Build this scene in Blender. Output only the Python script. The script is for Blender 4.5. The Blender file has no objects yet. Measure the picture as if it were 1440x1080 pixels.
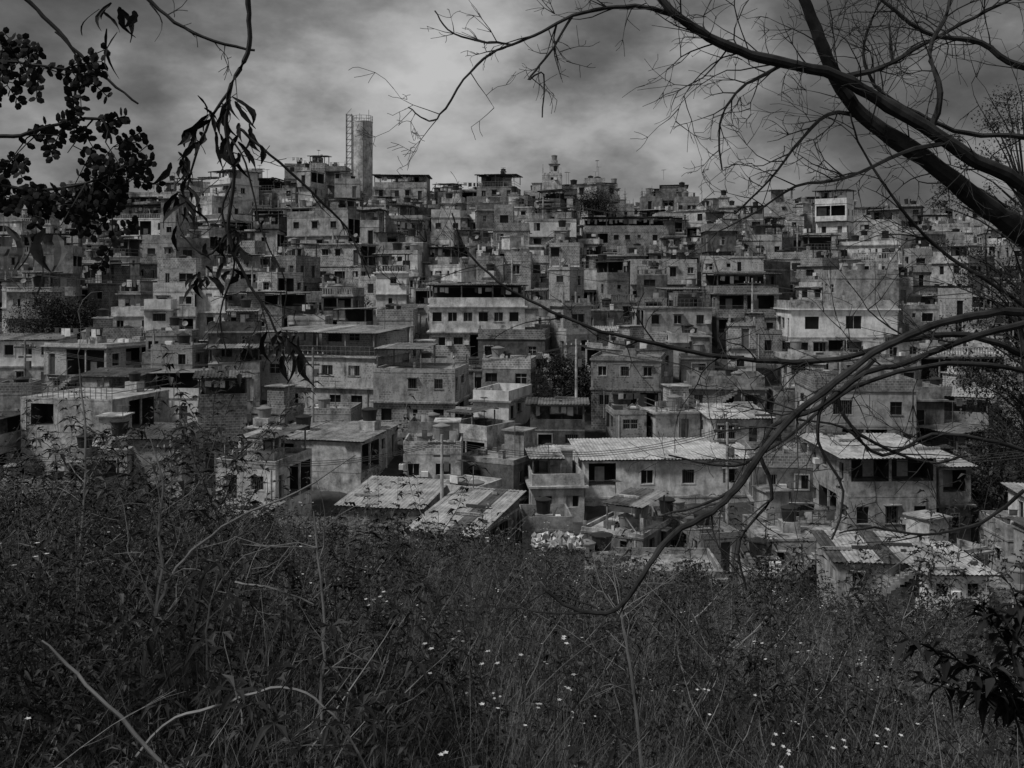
import bpy, math, random, time
import numpy as np
from mathutils import Vector, Matrix
T0=time.time()
R=random.Random(11)
CZ=30.0
F=1400.0
def at(u,v,y):
    return Vector(((u-720)/F*y, y, CZ-(v-400)/F*y))

# ------------------------------------------------------------------ scene
sc=bpy.context.scene
sc.view_settings.view_transform='Standard'
sc.view_settings.look='None'
sc.view_settings.exposure=0
cam=bpy.data.cameras.new("camera"); co=bpy.data.objects.new("camera",cam)
sc.collection.objects.link(co); sc.camera=co
co.location=(0,0,CZ); co.rotation_euler=(math.radians(90),0,0)
cam.lens=35; cam.sensor_width=36; cam.shift_y=-140/1440
cam.clip_start=0.1; cam.clip_end=6000

SUN=Vector((-0.62,-0.36,0.95)).normalized()
sl=bpy.data.lights.new("sun","SUN"); sl.energy=2.3; sl.angle=math.radians(8); sl.color=(1,0.995,0.985)
so=bpy.data.objects.new("sun",sl); sc.collection.objects.link(so)
so.rotation_euler=SUN.to_track_quat('Z','Y').to_euler()
so.location=(0,0,120)

# ------------------------------------------------------------------ world
w=bpy.data.worlds.new("World"); sc.world=w; w.use_nodes=True
nt=w.node_tree; nt.nodes.clear()
N=nt.nodes.new; L=nt.links.new
out=N("ShaderNodeOutputWorld"); bg=N("ShaderNodeBackground"); bg.inputs[1].default_value=0.1
sky=N("ShaderNodeTexSky"); sky.sky_type='NISHITA'; sky.sun_disc=False
sky.sun_elevation=math.asin(SUN.z); sky.sun_rotation=math.atan2(SUN.x,SUN.y)
bw=N("ShaderNodeRGBToBW"); L(sky.outputs[0],bw.inputs[0])
tc=N("ShaderNodeTexCoord")
def M(op,a,b=None,c=None,clamp=False):
    m=N("ShaderNodeMath"); m.operation=op; m.use_clamp=clamp
    for i,q in enumerate((a,b,c)):
        if q is None: continue
        if isinstance(q,(int,float)): m.inputs[i].default_value=q
        else: L(q,m.inputs[i])
    return m.outputs[0]
def cloudnoise(scale,zs,det,rough,dist,off):
    mp=N("ShaderNodeMapping"); mp.inputs['Scale'].default_value=(1,1,zs); mp.inputs['Location'].default_value=off
    L(tc.outputs['Generated'],mp.inputs[0])
    n=N("ShaderNodeTexNoise"); n.inputs['Scale'].default_value=scale; n.inputs['Detail'].default_value=det; n.inputs['Roughness'].default_value=rough; n.inputs['Distortion'].default_value=dist
    L(mp.outputs[0],n.inputs['Vector']); return n.outputs[0]
na=cloudnoise(3.6,2.0,6,.55,0,(1.1,0,.35)); nb=cloudnoise(8.0,1.8,8,.56,0,(0,5,.2))
def blob(dx,dz,rad,amp):
    d=Vector((dx,1,dz)).normalized()
    vm=N("ShaderNodeVectorMath"); vm.operation='DISTANCE'; L(tc.outputs['Generated'],vm.inputs[0]); vm.inputs[1].default_value=d
    mr=N("ShaderNodeMapRange"); mr.interpolation_type='SMOOTHSTEP'
    L(vm.outputs['Value'],mr.inputs[0]); mr.inputs[1].default_value=0; mr.inputs[2].default_value=rad; mr.inputs[3].default_value=amp; mr.inputs[4].default_value=0
    return mr.outputs[0]
s=M('ADD',M('MULTIPLY',na,0.55),M('MULTIPLY',nb,0.50))
for b in [(-0.10,0.20,0.20,0.09),(-0.02,0.25,0.13,0.06),(-0.28,0.12,0.14,0.07),(0.42,0.26,0.30,-0.10),(-0.40,0.27,0.14,-0.06),(0.20,0.24,0.14,0.06),(0.22,0.10,0.18,0.05)]:
    s=M('ADD',s,blob(*b))
cr=N("ShaderNodeValToRGB"); L(s,cr.inputs[0])
el=cr.color_ramp.elements
el[0].position=0.35; el[0].color=(0.075,)*3+(1,)
el[1].position=0.70; el[1].color=(0.52,)*3+(1,)
e=el.new(0.43); e.color=(0.12,)*3+(1,)
e=el.new(0.49); e.color=(0.185,)*3+(1,)
e=el.new(0.54); e.color=(0.26,)*3+(1,)
e=el.new(0.59); e.color=(0.36,)*3+(1,)
cv=M('MULTIPLY',cr.outputs[0],10.0)
mx=N("ShaderNodeMix"); mx.data_type='FLOAT'; mx.inputs[0].default_value=0.97
L(bw.outputs[0],mx.inputs[2]); L(cv,mx.inputs[3])
L(mx.outputs[0],bg.inputs[0]); L(bg.outputs[0],out.inputs[0])

# ------------------------------------------------------------------ materials
MATS=[]; MI={}
def newmat(name):
    m=bpy.data.materials.new(name); m.use_nodes=True
    nt=m.node_tree; b=nt.nodes["Principled BSDF"]
    return m,nt,b
def g(v): return (v,v,v,1)
def reg(name,m):
    MI[name]=len(MATS); MATS.append(m)
def wallmat(name,col,brick=0,amt=0.35,rough=0.95,streak=0.32,var=(0.58,1.3)):
    """brick: 0 plain, 1 all block-work, 2 plaster fallen off in patches"""
    m,nt,b=newmat(name); N=nt.nodes.new; L=nt.links.new
    b.inputs['Roughness'].default_value=rough
    b.inputs['Specular IOR Level'].default_value=0.2
    uv=N("ShaderNodeUVMap"); oi=N("ShaderNodeObjectInfo")
    cb=N("ShaderNodeCombineXYZ"); 
    mu=N("ShaderNodeMath"); mu.operation='MULTIPLY'; mu.inputs[1].default_value=97.0; L(oi.outputs['Random'],mu.inputs[0])
    L(mu.outputs[0],cb.inputs[0]); L(mu.outputs[0],cb.inputs[2])
    ad=N("ShaderNodeVectorMath"); ad.operation='ADD'; L(uv.outputs[0],ad.inputs[0]); L(cb.outputs[0],ad.inputs[1])
    n=N("ShaderNodeTexNoise"); n.inputs['Scale'].default_value=0.75; n.inputs['Detail'].default_value=7; n.inputs['Roughness'].default_value=0.78; L(ad.outputs[0],n.inputs['Vector'])
    mr=N("ShaderNodeMapRange"); L(n.outputs[0],mr.inputs[0]); mr.inputs[1].default_value=0.36; mr.inputs[2].default_value=0.64; mr.inputs[3].default_value=1-amt*1.6; mr.inputs[4].default_value=1+amt*0.9
    mp=N("ShaderNodeMapping"); mp.inputs['Scale'].default_value=(1.5,0.35,1); L(ad.outputs[0],mp.inputs[0])
    ns=N("ShaderNodeTexNoise"); ns.inputs['Scale'].default_value=1.0; ns.inputs['Detail'].default_value=4; ns.inputs['Roughness'].default_value=0.65; ns.inputs['Distortion'].default_value=.4; L(mp.outputs[0],ns.inputs['Vector'])
    ms=N("ShaderNodeMapRange"); L(ns.outputs[0],ms.inputs[0]); ms.inputs[1].default_value=0.48; ms.inputs[2].default_value=0.64; ms.inputs[3].default_value=1.05; ms.inputs[4].default_value=1-streak
    a=N("ShaderNodeMath"); a.operation='MULTIPLY'; L(mr.outputs[0],a.inputs[0]); L(ms.outputs[0],a.inputs[1])
    ro=N("ShaderNodeMapRange"); L(oi.outputs['Random'],ro.inputs[0]); ro.inputs[3].default_value=var[0]; ro.inputs[4].default_value=var[1]
    a2=N("ShaderNodeMath"); a2.operation='MULTIPLY'; L(a.outputs[0],a2.inputs[0]); L(ro.outputs[0],a2.inputs[1])
    src=None
    if brick:
        bt=N("ShaderNodeTexBrick"); bt.inputs['Scale'].default_value=1; bt.inputs['Brick Width'].default_value=0.32; bt.inputs['Row Height'].default_value=0.22; bt.inputs['Mortar Size'].default_value=0.02
        k=col if brick==1 else .2
        bt.inputs['Color1'].default_value=g(k*0.7); bt.inputs['Color2'].default_value=g(k*1.25); bt.inputs['Mortar'].default_value=g(k*1.9)
        L(uv.outputs[0],bt.inputs[0]); src=bt.outputs[0]
        if brick==2:
            st=N("ShaderNodeMapRange"); L(n.outputs[0],st.inputs[0]); st.inputs[1].default_value=.52; st.inputs[2].default_value=.54; st.inputs[3].default_value=0; st.inputs[4].default_value=1
            sm=N("ShaderNodeMix"); sm.data_type='RGBA'; L(st.outputs[0],sm.inputs[0]); sm.inputs[6].default_value=g(col); L(src,sm.inputs[7]); src=sm.outputs[2]
    mm=N("ShaderNodeMix"); mm.data_type='RGBA'; mm.blend_type='MULTIPLY'; mm.inputs[0].default_value=1
    if src: L(src,mm.inputs[6])
    else: mm.inputs[6].default_value=g(col)
    L(a2.outputs[0],mm.inputs[7]); L(mm.outputs[2],b.inputs['Base Color'])
    reg(name,m); return m
def plain(name,col,rough=0.8,metal=0,noise=0.25,scale=3.0,spec=0.3):
    m,nt,b=newmat(name); N=nt.nodes.new; L=nt.links.new
    b.inputs['Roughness'].default_value=rough; b.inputs['Metallic'].default_value=metal; b.inputs['Specular IOR Level'].default_value=spec
    tcn=N("ShaderNodeTexCoord"); n=N("ShaderNodeTexNoise"); n.inputs['Scale'].default_value=scale; n.inputs['Detail'].default_value=3; n.inputs['Roughness'].default_value=0.65
    L(tcn.outputs['Object'],n.inputs['Vector'])
    cr=N("ShaderNodeMapRange"); L(n.outputs[0],cr.inputs[0]); cr.inputs[1].default_value=0.3; cr.inputs[2].default_value=0.7; cr.inputs[3].default_value=col*(1-noise); cr.inputs[4].default_value=col*(1+noise)
    L(cr.outputs[0],b.inputs['Base Color'])
    reg(name,m); return m
wallmat("brick",0.26,1,0.32)
wallmat("plaster",0.37,0,0.42)
wallmat("patched",0.44,2,0.34)
wallmat("plaster_dark",0.17,0,0.42,streak=0.4)
wallmat("paint_light",0.52,0,0.32)
wallmat("white_paint",0.72,0,0.2,streak=0.25,var=(.85,1.1))
wallmat("concrete",0.38,0,0.48)
wallmat("sheet_light",0.42,0,0.3,0.6,streak=0.3,var=(.8,1.15))
wallmat("sheet_mid",0.25,0,0.38,0.7,streak=0.35)
wallmat("sheet_dark",0.12,0,0.4,0.8,streak=0.4)
plain("glass",0.012,0.4,0,0.3,2,0.25)
plain("frame",0.5,0.6)
plain("frame_dark",0.06,0.6)
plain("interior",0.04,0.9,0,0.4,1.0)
plain("tank",0.025,0.45,0,0.3,1.0)
plain("tank_light",0.22,0.5,0,0.2,1.0)
plain("metal",0.15,0.5,0.3)
plain("cloth_light",0.7,0.9)
plain("cloth_dark",0.07,0.9)
plain("curtain",0.4,0.9,0,0.3,2.0)

# ------------------------------------------------------------------ mesh builder
class MB:
    def __init__(s): s.v=[]; s.f=[]; s.m=[]
    def poly(s,pts,mat):
        b=len(s.v); s.v.extend([tuple(p) for p in pts]); s.f.append(tuple(range(b,b+len(pts)))); s.m.append(MI[mat] if isinstance(mat,str) else mat)
    def box(s,x0,x1,y0,y1,z0,z1,mat,top=None):
        a=[(x0,y0,z0),(x1,y0,z0),(x1,y1,z0),(x0,y1,z0),(x0,y0,z1),(x1,y0,z1),(x1,y1,z1),(x0,y1,z1)]
        b=len(s.v); s.v.extend(a); mi=MI[mat]; mt=MI[top] if top else mi
        for q,k in (((0,1,5,4),mi),((1,2,6,5),mi),((2,3,7,6),mi),((3,0,4,7),mi),((4,5,6,7),mt),((3,2,1,0),mi)):
            s.f.append(tuple(b+i for i in q)); s.m.append(k)
    def cyl(s,cx,cy,z0,z1,r0,r1,n,mat,cap=True):
        b=len(s.v); mi=MI[mat]
        for k in range(n):
            a=2*math.pi*k/n; s.v.append((cx+r0*math.cos(a),cy+r0*math.sin(a),z0))
        for k in range(n):
            a=2*math.pi*k/n; s.v.append((cx+r1*math.cos(a),cy+r1*math.sin(a),z1))
        for k in range(n):
            j=(k+1)%n; s.f.append((b+k,b+j,b+n+j,b+n+k)); s.m.append(mi)
        if cap: s.f.append(tuple(range(b+n,b+2*n))); s.m.append(mi)
    def beam(s,p,q,r,mat):
        p=Vector(p);q=Vector(q); d=(q-p)
        if d.length<1e-5: return
        d.normalize(); a=Vector((0,0,1)) if abs(d.z)<0.9 else Vector((1,0,0))
        u=d.cross(a).normalized()*r; v=d.cross(u).normalized()*r
        b=len(s.v); mi=MI[mat]
        for c in (p,q):
            for e in (u+v,v-u,-u-v,u-v): s.v.append(tuple(c+e))
        for k in range(4):
            j=(k+1)%4; s.f.append((b+k,b+j,b+4+j,b+4+k)); s.m.append(mi)
    def build(s,name,loc=(0,0,0),rot=0,smooth=False):
        me=bpy.data.meshes.new(name); me.from_pydata(s.v,[],s.f)
        used=sorted(set(s.m)); rm={k:i for i,k in enumerate(used)}
        for k in used: me.materials.append(MATS[k])
        me.polygons.foreach_set('material_index',[rm[k] for k in s.m])
        uvl=me.uv_layers.new(name="UVMap")
        nf=len(me.polygons); nrm=np.zeros(nf*3); me.polygons.foreach_get('normal',nrm); nrm=np.abs(nrm.reshape(-1,3))
        lt=np.zeros(nf,int); me.polygons.foreach_get('loop_total',lt)
        lv=np.zeros(len(me.loops),int); me.loops.foreach_get('vertex_index',lv)
        V=np.array(s.v); P=V[lv]; NN=np.repeat(nrm,lt,axis=0)
        uv=np.where((NN[:,2]>0.7)[:,None],P[:,[0,1]],np.where((NN[:,0]>NN[:,1])[:,None],P[:,[1,2]],P[:,[0,2]]))
        uvl.data.foreach_set('uv',uv.astype(np.float32).ravel())
        if smooth: me.polygons.foreach_set('use_smooth',[True]*nf)
        ob=bpy.data.objects.new(name,me); sc.collection.objects.link(ob)
        ob.location=loc; ob.rotation_euler=(0,0,rot); return ob

# ------------------------------------------------------------------ terrain
cx_=[-160,-98,-79,-50,-24,0,14,31,51,80,120,200,300]
cz_=[28,34,40.5,44.2,44.2,43,42,39.8,37.3,36.3,35,25,10]
py_=[45,60,75,90,105,130,165,190,215,260,330,500]
pf_=[0,0,.09,.2,.34,.54,.83,1,1,.95,.6,0]
def ground(x,y):
    hill=8+(np.interp(x,cx_,cz_)-8)*np.interp(y,py_,pf_)
    fg=28.3-0.24*max(y,-20)-0.15*min(max(x,-14),16)
    t=min(max((y-31)/28,0),1); t=t*t*(3-2*t)
    bump=0.12*math.sin(x*1.3+y*.7)+0.1*math.sin(x*.6-y*1.1)
    if y>60: bump*=1.5
    return fg*(1-t)+hill*t+bump*0.6
xs=list(np.arange(-30,30,1.0))+list(np.arange(-200,-30,5))+list(np.arange(30,205,5))+[-3000,-1500,-800,-400,-280,280,400,800,1500,3000]
ys=list(np.arange(-10,62,1.0))+list(np.arange(62,340,5))+[-1500,-600,-200,-80,-30,-20,360,400,450,500,700,1200,2200,4000]
xs=sorted(set(float(a) for a in xs)); ys=sorted(set(float(a) for a in ys))
gv=[(x,y,float(ground(x,y))) for y in ys for x in xs]
nx=len(xs)
gf=[(j*nx+i,j*nx+i+1,(j+1)*nx+i+1,(j+1)*nx+i) for j in range(len(ys)-1) for i in range(nx-1)]
me=bpy.data.meshes.new("ground"); me.from_pydata(gv,[],gf); me.polygons.foreach_set('use_smooth',[True]*len(gf))
m,nt_,b=newmat("soil"); n=nt_.nodes.new("ShaderNodeTexNoise"); n.inputs['Scale'].default_value=0.9; n.inputs['Detail'].default_value=10; n.inputs['Roughness'].default_value=0.7
tcn=nt_.nodes.new("ShaderNodeTexCoord"); nt_.links.new(tcn.outputs['Object'],n.inputs['Vector'])
mr=nt_.nodes.new("ShaderNodeMapRange"); nt_.links.new(n.outputs[0],mr.inputs[0]); mr.inputs[1].default_value=.3; mr.inputs[2].default_value=.7; mr.inputs[3].default_value=.015; mr.inputs[4].default_value=.08
nt_.links.new(mr.outputs[0],b.inputs['Base Color']); b.inputs['Roughness'].default_value=1
me.materials.append(m); go=bpy.data.objects.new("ground",me); sc.collection.objects.link(go)

# ------------------------------------------------------------------ house parts
def wall(mb,o,d,w,z0,z1,ops,mat,R):
    n=(d[1],-d[0])
    def P(u,z,off=0.0): return (o[0]+d[0]*u-n[0]*off,o[1]+d[1]*u-n[1]*off,z)
    def Q(u0,u1,a,b,off,m): 
        if u1-u0>1e-4 and b-a>1e-4: mb.poly([P(u0,a,off),P(u1,a,off),P(u1,b,off),P(u0,b,off)],m)
    def OB(u0,u1,a,b,f,k,m):
        Q(u0,u1,a,b,f,m)
        mb.poly([P(u0,b,f),P(u1,b,f),P(u1,b,k),P(u0,b,k)],m)
        mb.poly([P(u0,a,k),P(u1,a,k),P(u1,a,f),P(u0,a,f)],m)
        mb.poly([P(u0,a,k),P(u0,a,f),P(u0,b,f),P(u0,b,k)],m)
        mb.poly([P(u1,a,f),P(u1,a,k),P(u1,b,k),P(u1,b,f)],m)
    cur=0
    for (u0,u1,v0,v1,t) in sorted(ops):
        a=z0+v0; b=min(z0+v1,z1-0.05)
        if u0<cur or u1>w: continue
        Q(cur,u0,z0,z1,0,mat); Q(u0,u1,z0,a,0,mat); Q(u0,u1,b,z1,0,mat)
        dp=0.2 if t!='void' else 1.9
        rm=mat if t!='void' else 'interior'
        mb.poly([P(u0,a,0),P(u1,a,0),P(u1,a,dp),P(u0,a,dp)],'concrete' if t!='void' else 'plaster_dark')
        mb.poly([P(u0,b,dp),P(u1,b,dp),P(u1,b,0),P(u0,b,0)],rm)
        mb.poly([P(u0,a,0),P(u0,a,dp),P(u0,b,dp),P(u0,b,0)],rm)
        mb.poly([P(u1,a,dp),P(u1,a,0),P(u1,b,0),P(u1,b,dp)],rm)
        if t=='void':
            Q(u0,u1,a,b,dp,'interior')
            if u1-u0>1.6:
                c=u0+(u1-u0)*R.uniform(.2,.6); Q(c,c+.8,max(a-0.9,z0),a+1.2,dp-0.03,R.choice(['frame','glass','white_paint']))
            if u1-u0>3.2:
                c=(u0+u1)/2; OB(c-.07,c+.07,a,b,0.02,0.16,mat)
            if v0>.5 and R.random()<.5:
                for i in range(int((u1-u0)/.14)): 
                    c=u0+.07+i*.14; Q(c-.01,c+.01,a,a+.4,.03,'metal')
                Q(u0,u1,a+.4,a+.44,.03,'metal')
        elif t=='door':
            Q(u0,u1,a,b,dp,R.choice(['frame_dark','metal','glass','glass','frame']))
            OB(u0,u0+.06,a,b,.08,dp,'frame'); OB(u1-.06,u1,a,b,.08,dp,'frame')
        else:
            k=R.random()
            Q(u0,u1,a,b,dp,'glass')
            if k<0.62:
                fm='frame' if R.random()<.5 else 'frame_dark'
                e=.045; f=dp-.05
                Q(u0,u0+e,a,b,f,fm);Q(u1-e,u1,a,b,f,fm);Q(u0+e,u1-e,b-e,b,f,fm);Q(u0+e,u1-e,a,a+e,f,fm)
                c=(u0+u1)/2; Q(c-.022,c+.022,a+e,b-e,f,fm)
                if R.random()<.3: Q(u0+e,u1-e,b-.42,b-.38,f-.005,fm)
                if R.random()<.2: Q(u0+e,c-.03,a+e,b-e,f+.02,'curtain')
            if R.random()<.3:
                nb=max(3,int((u1-u0)/.16))
                for i in range(nb):
                    c=u0+(i+.5)*(u1-u0)/nb; Q(c-.012,c+.012,a,b,.02,'metal')
            r=R.random()
            if r<.45: OB(u0-.08,u1+.08,a-.07,a,-.07,0,'concrete')
            elif r<.62:
                for q_ in ((u0-.1,u0,a-.1,b+.1),(u1,u1+.1,a-.1,b+.1),(u0,u1,b,b+.1),(u0,u1,a-.1,a)): OB(*q_,-.03,0,'paint_light')
            if R.random()<.25: OB(u0-.15,u1+.15,b+.12,b+.18,-.4,0,'concrete')
            if R.random()<.09: OB(u1+.15,u1+.7,a,a+.4,-.35,0,'white_paint')
        cur=u1
    Q(cur,w,z0,z1,0,mat)

def auto_ops(w,h,R,p=.6,void=.17,door=.08):
    n=max(1,int(w/2.0)); ops=[]; sw=w/n; i=0
    base=R.choice([2.1,2.1,2.2]); ww0=R.choice([.4,.5,.6,.7])
    while i<n:
        r=R.random(); c=(i+.5)*sw+R.uniform(-.4,.4)
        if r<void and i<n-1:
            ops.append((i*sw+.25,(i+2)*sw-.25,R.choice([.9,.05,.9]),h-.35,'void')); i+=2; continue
        if r<void+door: ops.append((c-.42,c+.42,.03,2.1,'door'))
        elif r<void+door+p:
            ww=ww0 if R.random()<.5 else R.choice([.4,.5,.8,.25]); hh=R.choice([.8,1.0,1.2,.5 if ww<.4 else .9]); s0=base-hh
            ops.append((c-ww,c+ww,s0,s0+hh,'win'))
        i+=1
    return [o for o in ops if o[0]>.2 and o[1]<w-.2]

def sheet(mb,x0,x1,y0,y1,z,R,axis='y',rise=.5,mat=None,patch=.35,per=.28,amp=.028):
    main=mat or R.choice(['sheet_light','sheet_mid','sheet_mid','sheet_dark'])
    a0,a1,b0,b1=(x0,x1,y0,y1) if axis=='y' else (y0,y1,x0,x1)
    cur=a0
    while cur<a1-1e-3:
        wd=min(R.choice([.95,1.1,1.9,2.8]),a1-cur)
        mt=main if R.random()>patch else R.choice(['sheet_light','sheet_mid','sheet_dark'])
        dz=R.uniform(-.03,.03); bb0=b0+R.uniform(-.15,.15); bb1=b1+R.uniform(-.1,.1)
        n=max(2,int(wd/per*4))
        base=len(mb.v)
        for i in range(n+1):
            a=cur+wd*i/n; s=math.sin(a/per*2*math.pi)*amp
            for bb,zz in ((bb0,z+dz+s),(bb1,z+dz+rise+s)):
                mb.v.append((a,bb,zz) if axis=='y' else (bb,a,zz))
        for i in range(n):
            q=(base+2*i,base+2*i+2,base+2*i+3,base+2*i+1)
            mb.f.append(q if axis=='y' else q[::-1]); mb.m.append(MI[mt])
        cur+=wd
    for k in (0.04,.5,.96):
        bb=b0+(b1-b0)*k; zz=z+rise*k-.11
        if axis=='y': mb.beam((a0+.05,bb,zz),(a1-.05,bb,zz),.045,'frame_dark')
        else: mb.beam((bb,a0+.05,zz),(bb,a1-.05,zz),.045,'frame_dark')
    for _ in range(int((x1-x0)*(y1-y0)*R.choice([0,.08,.15]))):
        xx=R.uniform(x0+.3,x1-.4); yy=R.uniform(y0+.3,y1-.4); k=(yy-y0)/(y1-y0) if axis=='y' else (xx-x0)/(x1-x0)
        l=R.choice([.15,.2,.9]); mb.box(xx-l,xx+l,yy-.1,yy+.1,z+rise*k+.03,z+rise*k+.2,R.choice(['concrete','brick','frame_dark']))

def tank(mb,x,y,z,R,s=1.0):
    pl=R.uniform(.1,.9)
    mb.box(x-.7*s,x+.7*s,y-.7*s,y+.7*s,z,z+pl,'concrete'); z+=pl
    m=R.choice(['tank','tank','tank','tank_light']); r=.62*s; h=R.uniform(.7,1.05)*s
    mb.cyl(x,y,z,z+h,r*.82,r,14,m,False); mb.cyl(x,y,z+h,z+h+.07,r*1.08,r*1.08,14,m); mb.cyl(x,y,z+h+.07,z+h+.25,r*1.0,r*.25,14,m)
def parapet(mb,x0,x1,y0,y1,z,h,mat,R,t=.13,front='solid'):
    if front=='rail':
        for zz in (.5,.95):
            for p,q in (((x0,y0),(x1,y0)),((x0,y0),(x0,y1)),((x1,y0),(x1,y1))): mb.beam((*p,z+zz),(*q,z+zz),.025,'metal')
        n=int((x1-x0)/.5)
        for i in range(n+1): c=x0+(x1-x0)*i/n; mb.beam((c,y0,z),(c,y0,z+.95),.02,'metal')
        return
    mb.box(x0,x1,y1-t,y1,z,z+h,mat); mb.box(x0,x0+t,y0+t,y1-t,z,z+h,mat); mb.box(x1-t,x1,y0+t,y1-t,z,z+h,mat)
    if front=='solid': mb.box(x0,x1,y0,y0+t,z,z+h,mat)
    else:
        mb.box(x0,x1,y0,y0+t,z,z+.12,mat); mb.box(x0,x1,y0-.02,y0+t+.02,z+h-.1,z+h,'plaster')
        n=int((x1-x0)/.3)
        for i in range(n):
            c=x0+(i+.5)*(x1-x0)/n; mb.box(c-.05,c+.05,y0+.02,y0+t-.02,z+.12,z+h-.1,'plaster')
def clothes(mb,x0,x1,y,z,R):
    mb.beam((x0,y,z),(x1,y,z-.05),.012,'metal')
    c=x0+.2
    while c<x1-.5:
        wd=R.uniform(.3,.7); h=R.uniform(.4,.9)
        if R.random()<.75:
            mb.poly([(c,y,z-h),(c+wd,y+.04,z-h+R.uniform(-.1,.1)),(c+wd,y,z-.02),(c,y,z-.02)],R.choice(['cloth_light','cloth_dark','curtain','white_paint','metal']))
        c+=wd+R.uniform(.05,.4)
def dish(mb,x,y,z,R):
    mb.beam((x,y,z),(x,y,z+.6),.03,'metal'); a=R.uniform(-.8,.8); d=Vector((math.sin(a),-math.cos(a),.6)).normalized()
    c=Vector((x,y,z+.75)); u=d.cross(Vector((0,0,1))).normalized(); v=d.cross(u)
    ring=[c+d*.1+(u*math.cos(t)+v*math.sin(t))*.3 for t in [k*math.pi/5 for k in range(10)]]
    for k in range(10): mb.poly([c,ring[k],ring[(k+1)%10]],'tank_light')
def antenna(mb,x,y,z,R):
    h=R.uniform(1.5,3.0); mb.beam((x,y,z),(x,y,z+h),.025,'metal'); a=R.uniform(0,3)
    dx,dy=math.cos(a),math.sin(a); mb.beam((x-dx*.5,y-dy*.5,z+h),(x+dx*.5,y+dy*.5,z+h),.018,'metal')
    for k in range(-3,4): mb.beam((x+dx*k*.15-dy*.3,y+dy*k*.15+dx*.3,z+h),(x+dx*k*.15+dy*.3,y+dy*k*.15-dx*.3,z+h),.012,'metal')
def stairs(mb,x,y,z0,z1,d,R,wd=1.0):
    n=max(2,int((z1-z0)/.18)); st=.26
    for i in range(n):
        a=x+d*i*st; b_=x+d*(i+1)*st
        mb.box(min(a,b_),max(a,b_),y,y+wd,z0-.2+(i*.18 if i>2 else 0),z0+(i+1)*.18,'concrete')
    mb.beam((x,y+.03,z0+1.0),(x+d*n*st,y+.03,z1+1.0),.03,'metal')
    for i in range(0,n,4): mb.beam((x+d*i*st,y+.03,z0+i*.18),(x+d*i*st,y+.03,z0+1+i*.18),.02,'metal')
def clutter(mb,x0,x1,y0,y1,z,R,n):
    for _ in range(n):
        x=R.uniform(x0+.4,x1-.6); y=R.uniform(y0+.4,y1-.6); a,b_,h=R.uniform(.1,.5),R.uniform(.1,.4),R.uniform(.15,.7)
        mb.box(x-a,x+a,y-b_,y+b_,z,z+h,R.choice(['brick','concrete','frame_dark','cloth_light','metal','plaster_dark','cloth_dark']))
    for _ in range(n//2):
        x=R.uniform(x0+.4,x1-.6); y=R.uniform(y0+.4,y1-.6); mb.beam((x,y,z+.05),(x+R.uniform(-1,1),y+R.uniform(-.5,.5),z+R.uniform(.2,1.6)),.04,R.choice(['frame_dark','metal','plaster']))

WM=['brick']*25+['patched']*22+['plaster']*22+['plaster_dark']*13+['paint_light']*12+['white_paint']*6
def canopy(mb,x0,x1,y0,y1,z,R,mat,smat=None,h=2.3,rise=None,room=None,bal='solid',ov=.45):
    parapet(mb,x0,x1,y0,y1,z,.9,mat,R,front=bal)
    rise=R.uniform(.05,.35) if rise is None else rise
    ax=R.choice(['y','y','x']) if smat is None else 'y'
    n=max(2,int((x1-x0)/3)+1)
    for i in range(n):
        c=x0+.1+(x1-x0-.2)*i/(n-1)
        for yy in (y0+.07,y1-.07):
            k=((yy-y0)/(y1-y0)) if ax=='y' else ((c-x0)/(x1-x0))
            mb.box(c-.07,c+.07,yy-.06,yy+.06,z+.9,z+h+rise*k-.05,'plaster_dark')
    if room is None: room=R.random()<.65
    if room:
        f=R.uniform(.35,.6); rx0,rx1=(x0+.15,x0+(x1-x0)*f) if R.random()<.5 else (x1-(x1-x0)*f,x1-.15)
        ry0=y0+R.uniform(.3,.5)*(y1-y0)
        wall(mb,(rx0,ry0),(1,0),rx1-rx0,z,z+h-.05,auto_ops(rx1-rx0,h,R,void=0,door=.5),mat,R)
        mb.box(rx0,rx1,ry0+.2,y1-.15,z,z+h-.05,mat)
    else:
        mb.box(x0+.14,x1-.14,y1-.3,y1-.14,z,z+h-.1,R.choice(['interior',mat]))
    if R.random()<.5: clothes(mb,x0+.3,x1-.3,y0+.5,z+2.0,R)
    clutter(mb,x0,x1,y0,y1,z,R,3)
    sheet(mb,x0-ov,x1+ov,y0-ov,y1+ov,z+h,R,ax,rise,smat,patch=.3 if smat is None else .05)

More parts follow.
